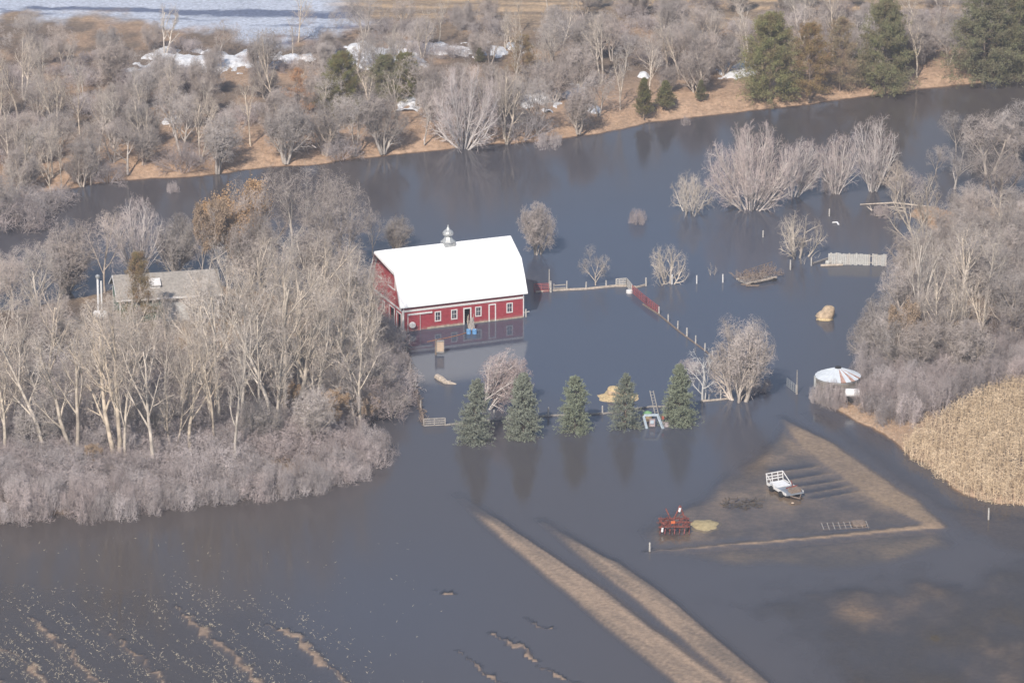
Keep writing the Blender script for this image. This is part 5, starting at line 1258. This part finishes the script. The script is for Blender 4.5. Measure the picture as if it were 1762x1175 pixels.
plant_many([('bush', x, y, rng.uniform(40, 62), rng.uniform(60, 90), "grey brush " + ("lower" if y > 660 else "upper") + " band " + ("between grain bin and corn" if x < 1590 else "behind the corn field"), "bush") for x, y in scatter(58, br, 30, rng)], "brush around the corn field")
plant_many([('bush', x, y, h, 36, "low weeds against the grain bin wall", "bush") for x, y, h in ((1404, 690, 34), (1422, 698, 30), (1445, 700, 36), (1414, 694, 40), (1436, 702, 26), (1430, 696, 44), (1480, 696, 40))], "weeds at the grain bin")

# ---------------------------------------------------------------- ground cover
def blades_stuff(name, label, pts, hmin, hmax, wid, m, lean=.4, seed=1, per=1, cat="grass", zoff=0.0, seg=2, segw=None):
    rg = np.random.default_rng(seed); pts = np.repeat(np.asarray(pts), per, 0)
    pts = pts + rg.normal(size=pts.shape) * np.array([.12, .12, 0])
    n = len(pts); D = np.stack([rg.normal(size=n) * lean, rg.normal(size=n) * lean, np.ones(n)], 1)
    pl_, r_ = lines(pts, D, rg.uniform(hmin, hmax, n), np.full(n, .01), seg, .18, 0, .5, rg)
    V, F = blades(pl_, np.full(n, wid), rg)
    return tag(link(name, np_mesh(name, V, [F]), m), label, kind="stuff", cat=cat)
def sample(polyg, n, seed, wz=True):
    rg = np.random.default_rng(seed); pl = poly(polyg); lo, hi = pl.min(0), pl.max(0)
    X = rg.uniform(lo[0], hi[0], n); Y = rg.uniform(lo[1], hi[1], n)
    k = sdf(pl, X, Y) > 0; X, Y = X[k], Y[k]; Z, _ = ground(X, Y)
    return X, Y, Z
M_corn = mat("dry_corn", (.66, .52, .36), rough=1, var=.3, scale=.5, col2=(.52, .39, .25))
pl = poly([(1550, 775), (1600, 745), (1680, 700), (1740, 668), (1762, 664), (2000, 640), (2050, 900), (1762, 872), (1700, 868), (1650, 850), (1600, 818)])
rg = np.random.default_rng(2); lo, hi = pl.min(0), pl.max(0)
ang = .45; ca_, sa_ = math.cos(ang), math.sin(ang)
uu = np.arange(-60, 60, .62); vv = np.arange(-60, 60, .24); U, Vv = np.meshgrid(uu, vv); c0 = pl.mean(0)
X = (c0[0] + U * ca_ - Vv * sa_).ravel() + rg.normal(size=U.size) * .06; Y = (c0[1] + U * sa_ + Vv * ca_).ravel() + rg.normal(size=U.size) * .06
k = sdf(pl, X + (fbm(X / 2, Y / 2, 3) - .5) * 1.5, Y) > 0; k &= rg.random(len(X)) > .10 + .5 * (fbm(X / 3, Y / 3, 12) > .66); X, Y = X[k], Y[k]; Z, _ = ground(X, Y); n = len(X)
hs = rg.uniform(1.5, 2.1, n) * (.8 + .4 * fbm(X / 3, Y / 3, 7))
st, sr = lines(np.stack([X, Y, Z], 1), np.stack([rg.normal(size=n) * .12, rg.normal(size=n) * .12, np.ones(n)], 1), hs, np.full(n, .02), 3, .05, 0, .6, rg)
LP, LD, LL, LR = spawn(st, sr, hs, 11, .12, 1, 42, 15, .26, .2, .6, rng=rg)
lp_, _r = lines(LP, LD, LL, LR, 3, .12, -.28, .4, rg)
cv = join([blades(st, .06, rg), blades(lp_, .055, rg)])
tag(link("corn", np_mesh("corn", cv[0], cv[1]), M_corn), "standing field of dry golden corn stalks at the right", kind="stuff", cat="corn")
print("corn", n)

M_stub = mat("corn_stubble", (.62, .54, .40), rough=1, var=.2)
# rows run away up to the left; the drowned stalks lie in broken lines along them
rg = np.random.default_rng(4)
q0, q1 = P(300, 1045), P(455, 1182); dr = (q1 - q0).normalized(); nr = Vector((dr.y, -dr.x, 0)); n = 110000
row = rg.integers(-60, 60, n) * .78; al = rg.uniform(-70, 70, n)
X = q0.x + nr.x * (row + rg.normal(size=n) * .10) + dr.x * al; Y = q0.y + nr.y * (row + rg.normal(size=n) * .10) + dr.y * al
px_, py_ = w2p(X, Y); ok = (px_ > -40) & (px_ < 760) & (py_ > 925) & (py_ < 1200)
dens = sm(985, 1150, py_ + (fbm(X / 6, Y / 12, 14) - .5) * 90) * 1.6 * sm(680, 330, px_) * sm(.40, .62, fbm((X * nr.x + Y * nr.y) / 1.1, (X * dr.x + Y * dr.y) / 7, 6)) + .012 + .05 * sm(1000, 1060, py_) * sm(500, 200, px_)
ok &= rg.random(n) < dens; X, Y = X[ok], Y[ok]; pts = np.stack([X, Y, np.full(len(X), .01)], 1)
print("stubble", len(X))
blades_stuff("corn_stubble", "pale cut corn stalks poking out of the flooded lower left field", pts, .08, .34, .036, M_stub, lean=2.2, seed=3, cat="stubble")
M_grass = mat("dry_tan_grass", (.52, .36, .24), rough=1, var=.3, scale=.6)
X, Y, Z = sample(SH[2:-2] + [(1780, 118), (1540, 142), (1200, 178), (1040, 205), (870, 222), (640, 235), (470, 250), (330, 268), (150, 275), (-60, 320)], 90000, 8)
k = (Z > .1) & (fbm(X / 3, Y / 5, 71) > .42); X, Y, Z = X[k], Y[k], Z[k]
blades_stuff("bank_grass", "dry orange tan grass along the far river bank", np.stack([X, Y, Z - .05], 1), .25, .6, .06, M_grass, lean=.6, seed=5)
X, Y, Z = sample([(1385, 682), (1440, 664), (1500, 640), (1620, 700), (1560, 780), (1470, 735)], 16000, 9); k = Z > .05
blades_stuff("verge_grass", "flattened tan grass around the grain bin and corn edge", np.stack([X[k], Y[k], Z[k] - .05], 1), .15, .4, .05, M_grass, lean=1, seed=6)
X, Y, Z = sample([(1540, 372), (1560, 358), (1600, 352), (1660, 372), (1610, 392)], 6000, 10); k = Z > .02
blades_stuff("point_grass", "orange tan grass on the small point at right", np.stack([X[k], Y[k], Z[k] - .05], 1), .2, .45, .05, M_grass, lean=.8, seed=7)
# woodland litter: fallen twigs and weeds under the woods
M_lit = mat("woodland_weeds", (.30, .24, .185), rough=1, var=.4, scale=.5)
P3 = []
for pg, n_, sd_ in (([(-60, 905), (650, 800), (690, 600), (560, 560), (380, 560), (0, 560), (-60, 560)], 60000, 11), ([(-80, 320), (870, 190), (1762, 120), (1850, 20), (1100, 20), (640, 70), (-80, 80)], 110000, 12), ([(1560, 480), (1640, 400), (1850, 370), (1850, 680), (1500, 730), (1490, 650)], 40000, 13)):
    X, Y, Z = sample(pg, n_, sd_); k = (Z > .0) & (fbm(X / 2, Y / 3, 15) > .4); P3.append(np.stack([X[k], Y[k], Z[k] - .05], 1))
blades_stuff("undergrowth", "brown weeds and fallen twigs covering the ground under the woods", np.concatenate(P3), .25, .9, .04, M_lit, lean=.9, seed=9)
# driftwood at the point
rg = random.Random(17); p = P(1525, 366); m_ = MB(p)
for k in range(26):
    q = p + Vector((rg.uniform(-2, 2.6), rg.uniform(-2, 2), rg.uniform(0, .3))); m_.tube([q, q + Vector((rg.uniform(-1.3, 1.3), rg.uniform(-1.3, 1.3), rg.uniform(-.1, .6)))], [rg.uniform(.05, .12), .03], 5)
tag(m_.build("driftwood", M_log), "tangle of pale driftwood caught at the grassy point", "driftwood")
a, b = P(1586, 372), P(1660, 398); m_ = MB(a); m_.tube([P(1480, 352, .1), P(1540, 349, .2), P(1600, 356, .15)], [.06, .13, .1], 7); tag(m_.build("fallen_trunk", M_log), "long fallen trunk lying across the water above the grassy point", "log")

# ---------------------------------------------------------------- haze
HAZE = 0.00017
hb = MB(); hb.box((-9500, -300, -12), (9500, 9500, 240)); hz_ = hb.build("haze", None, None) if False else None
me = bpy.data.meshes.new("haze"); me.from_pydata(hb.V, [], hb.F); hz_ = bpy.data.objects.new("haze", me); C.objects.link(hz_)
tag(hz_, "thin pale haze over the whole valley", kind="stuff", cat="haze")
mh = bpy.data.materials.new("haze_air"); mh.use_nodes = True; N = mh.node_tree.nodes; L = mh.node_tree.links; N.clear()
o_ = N.new("ShaderNodeOutputMaterial"); pv = N.new("ShaderNodeVolumePrincipled"); pv.inputs["Density"].default_value = HAZE; pv.inputs["Color"].default_value = (.86, .88, 1, 1); pv.inputs["Anisotropy"].default_value = .0
L.new(pv.outputs[0], o_.inputs["Volume"]); me.materials.append(mh)
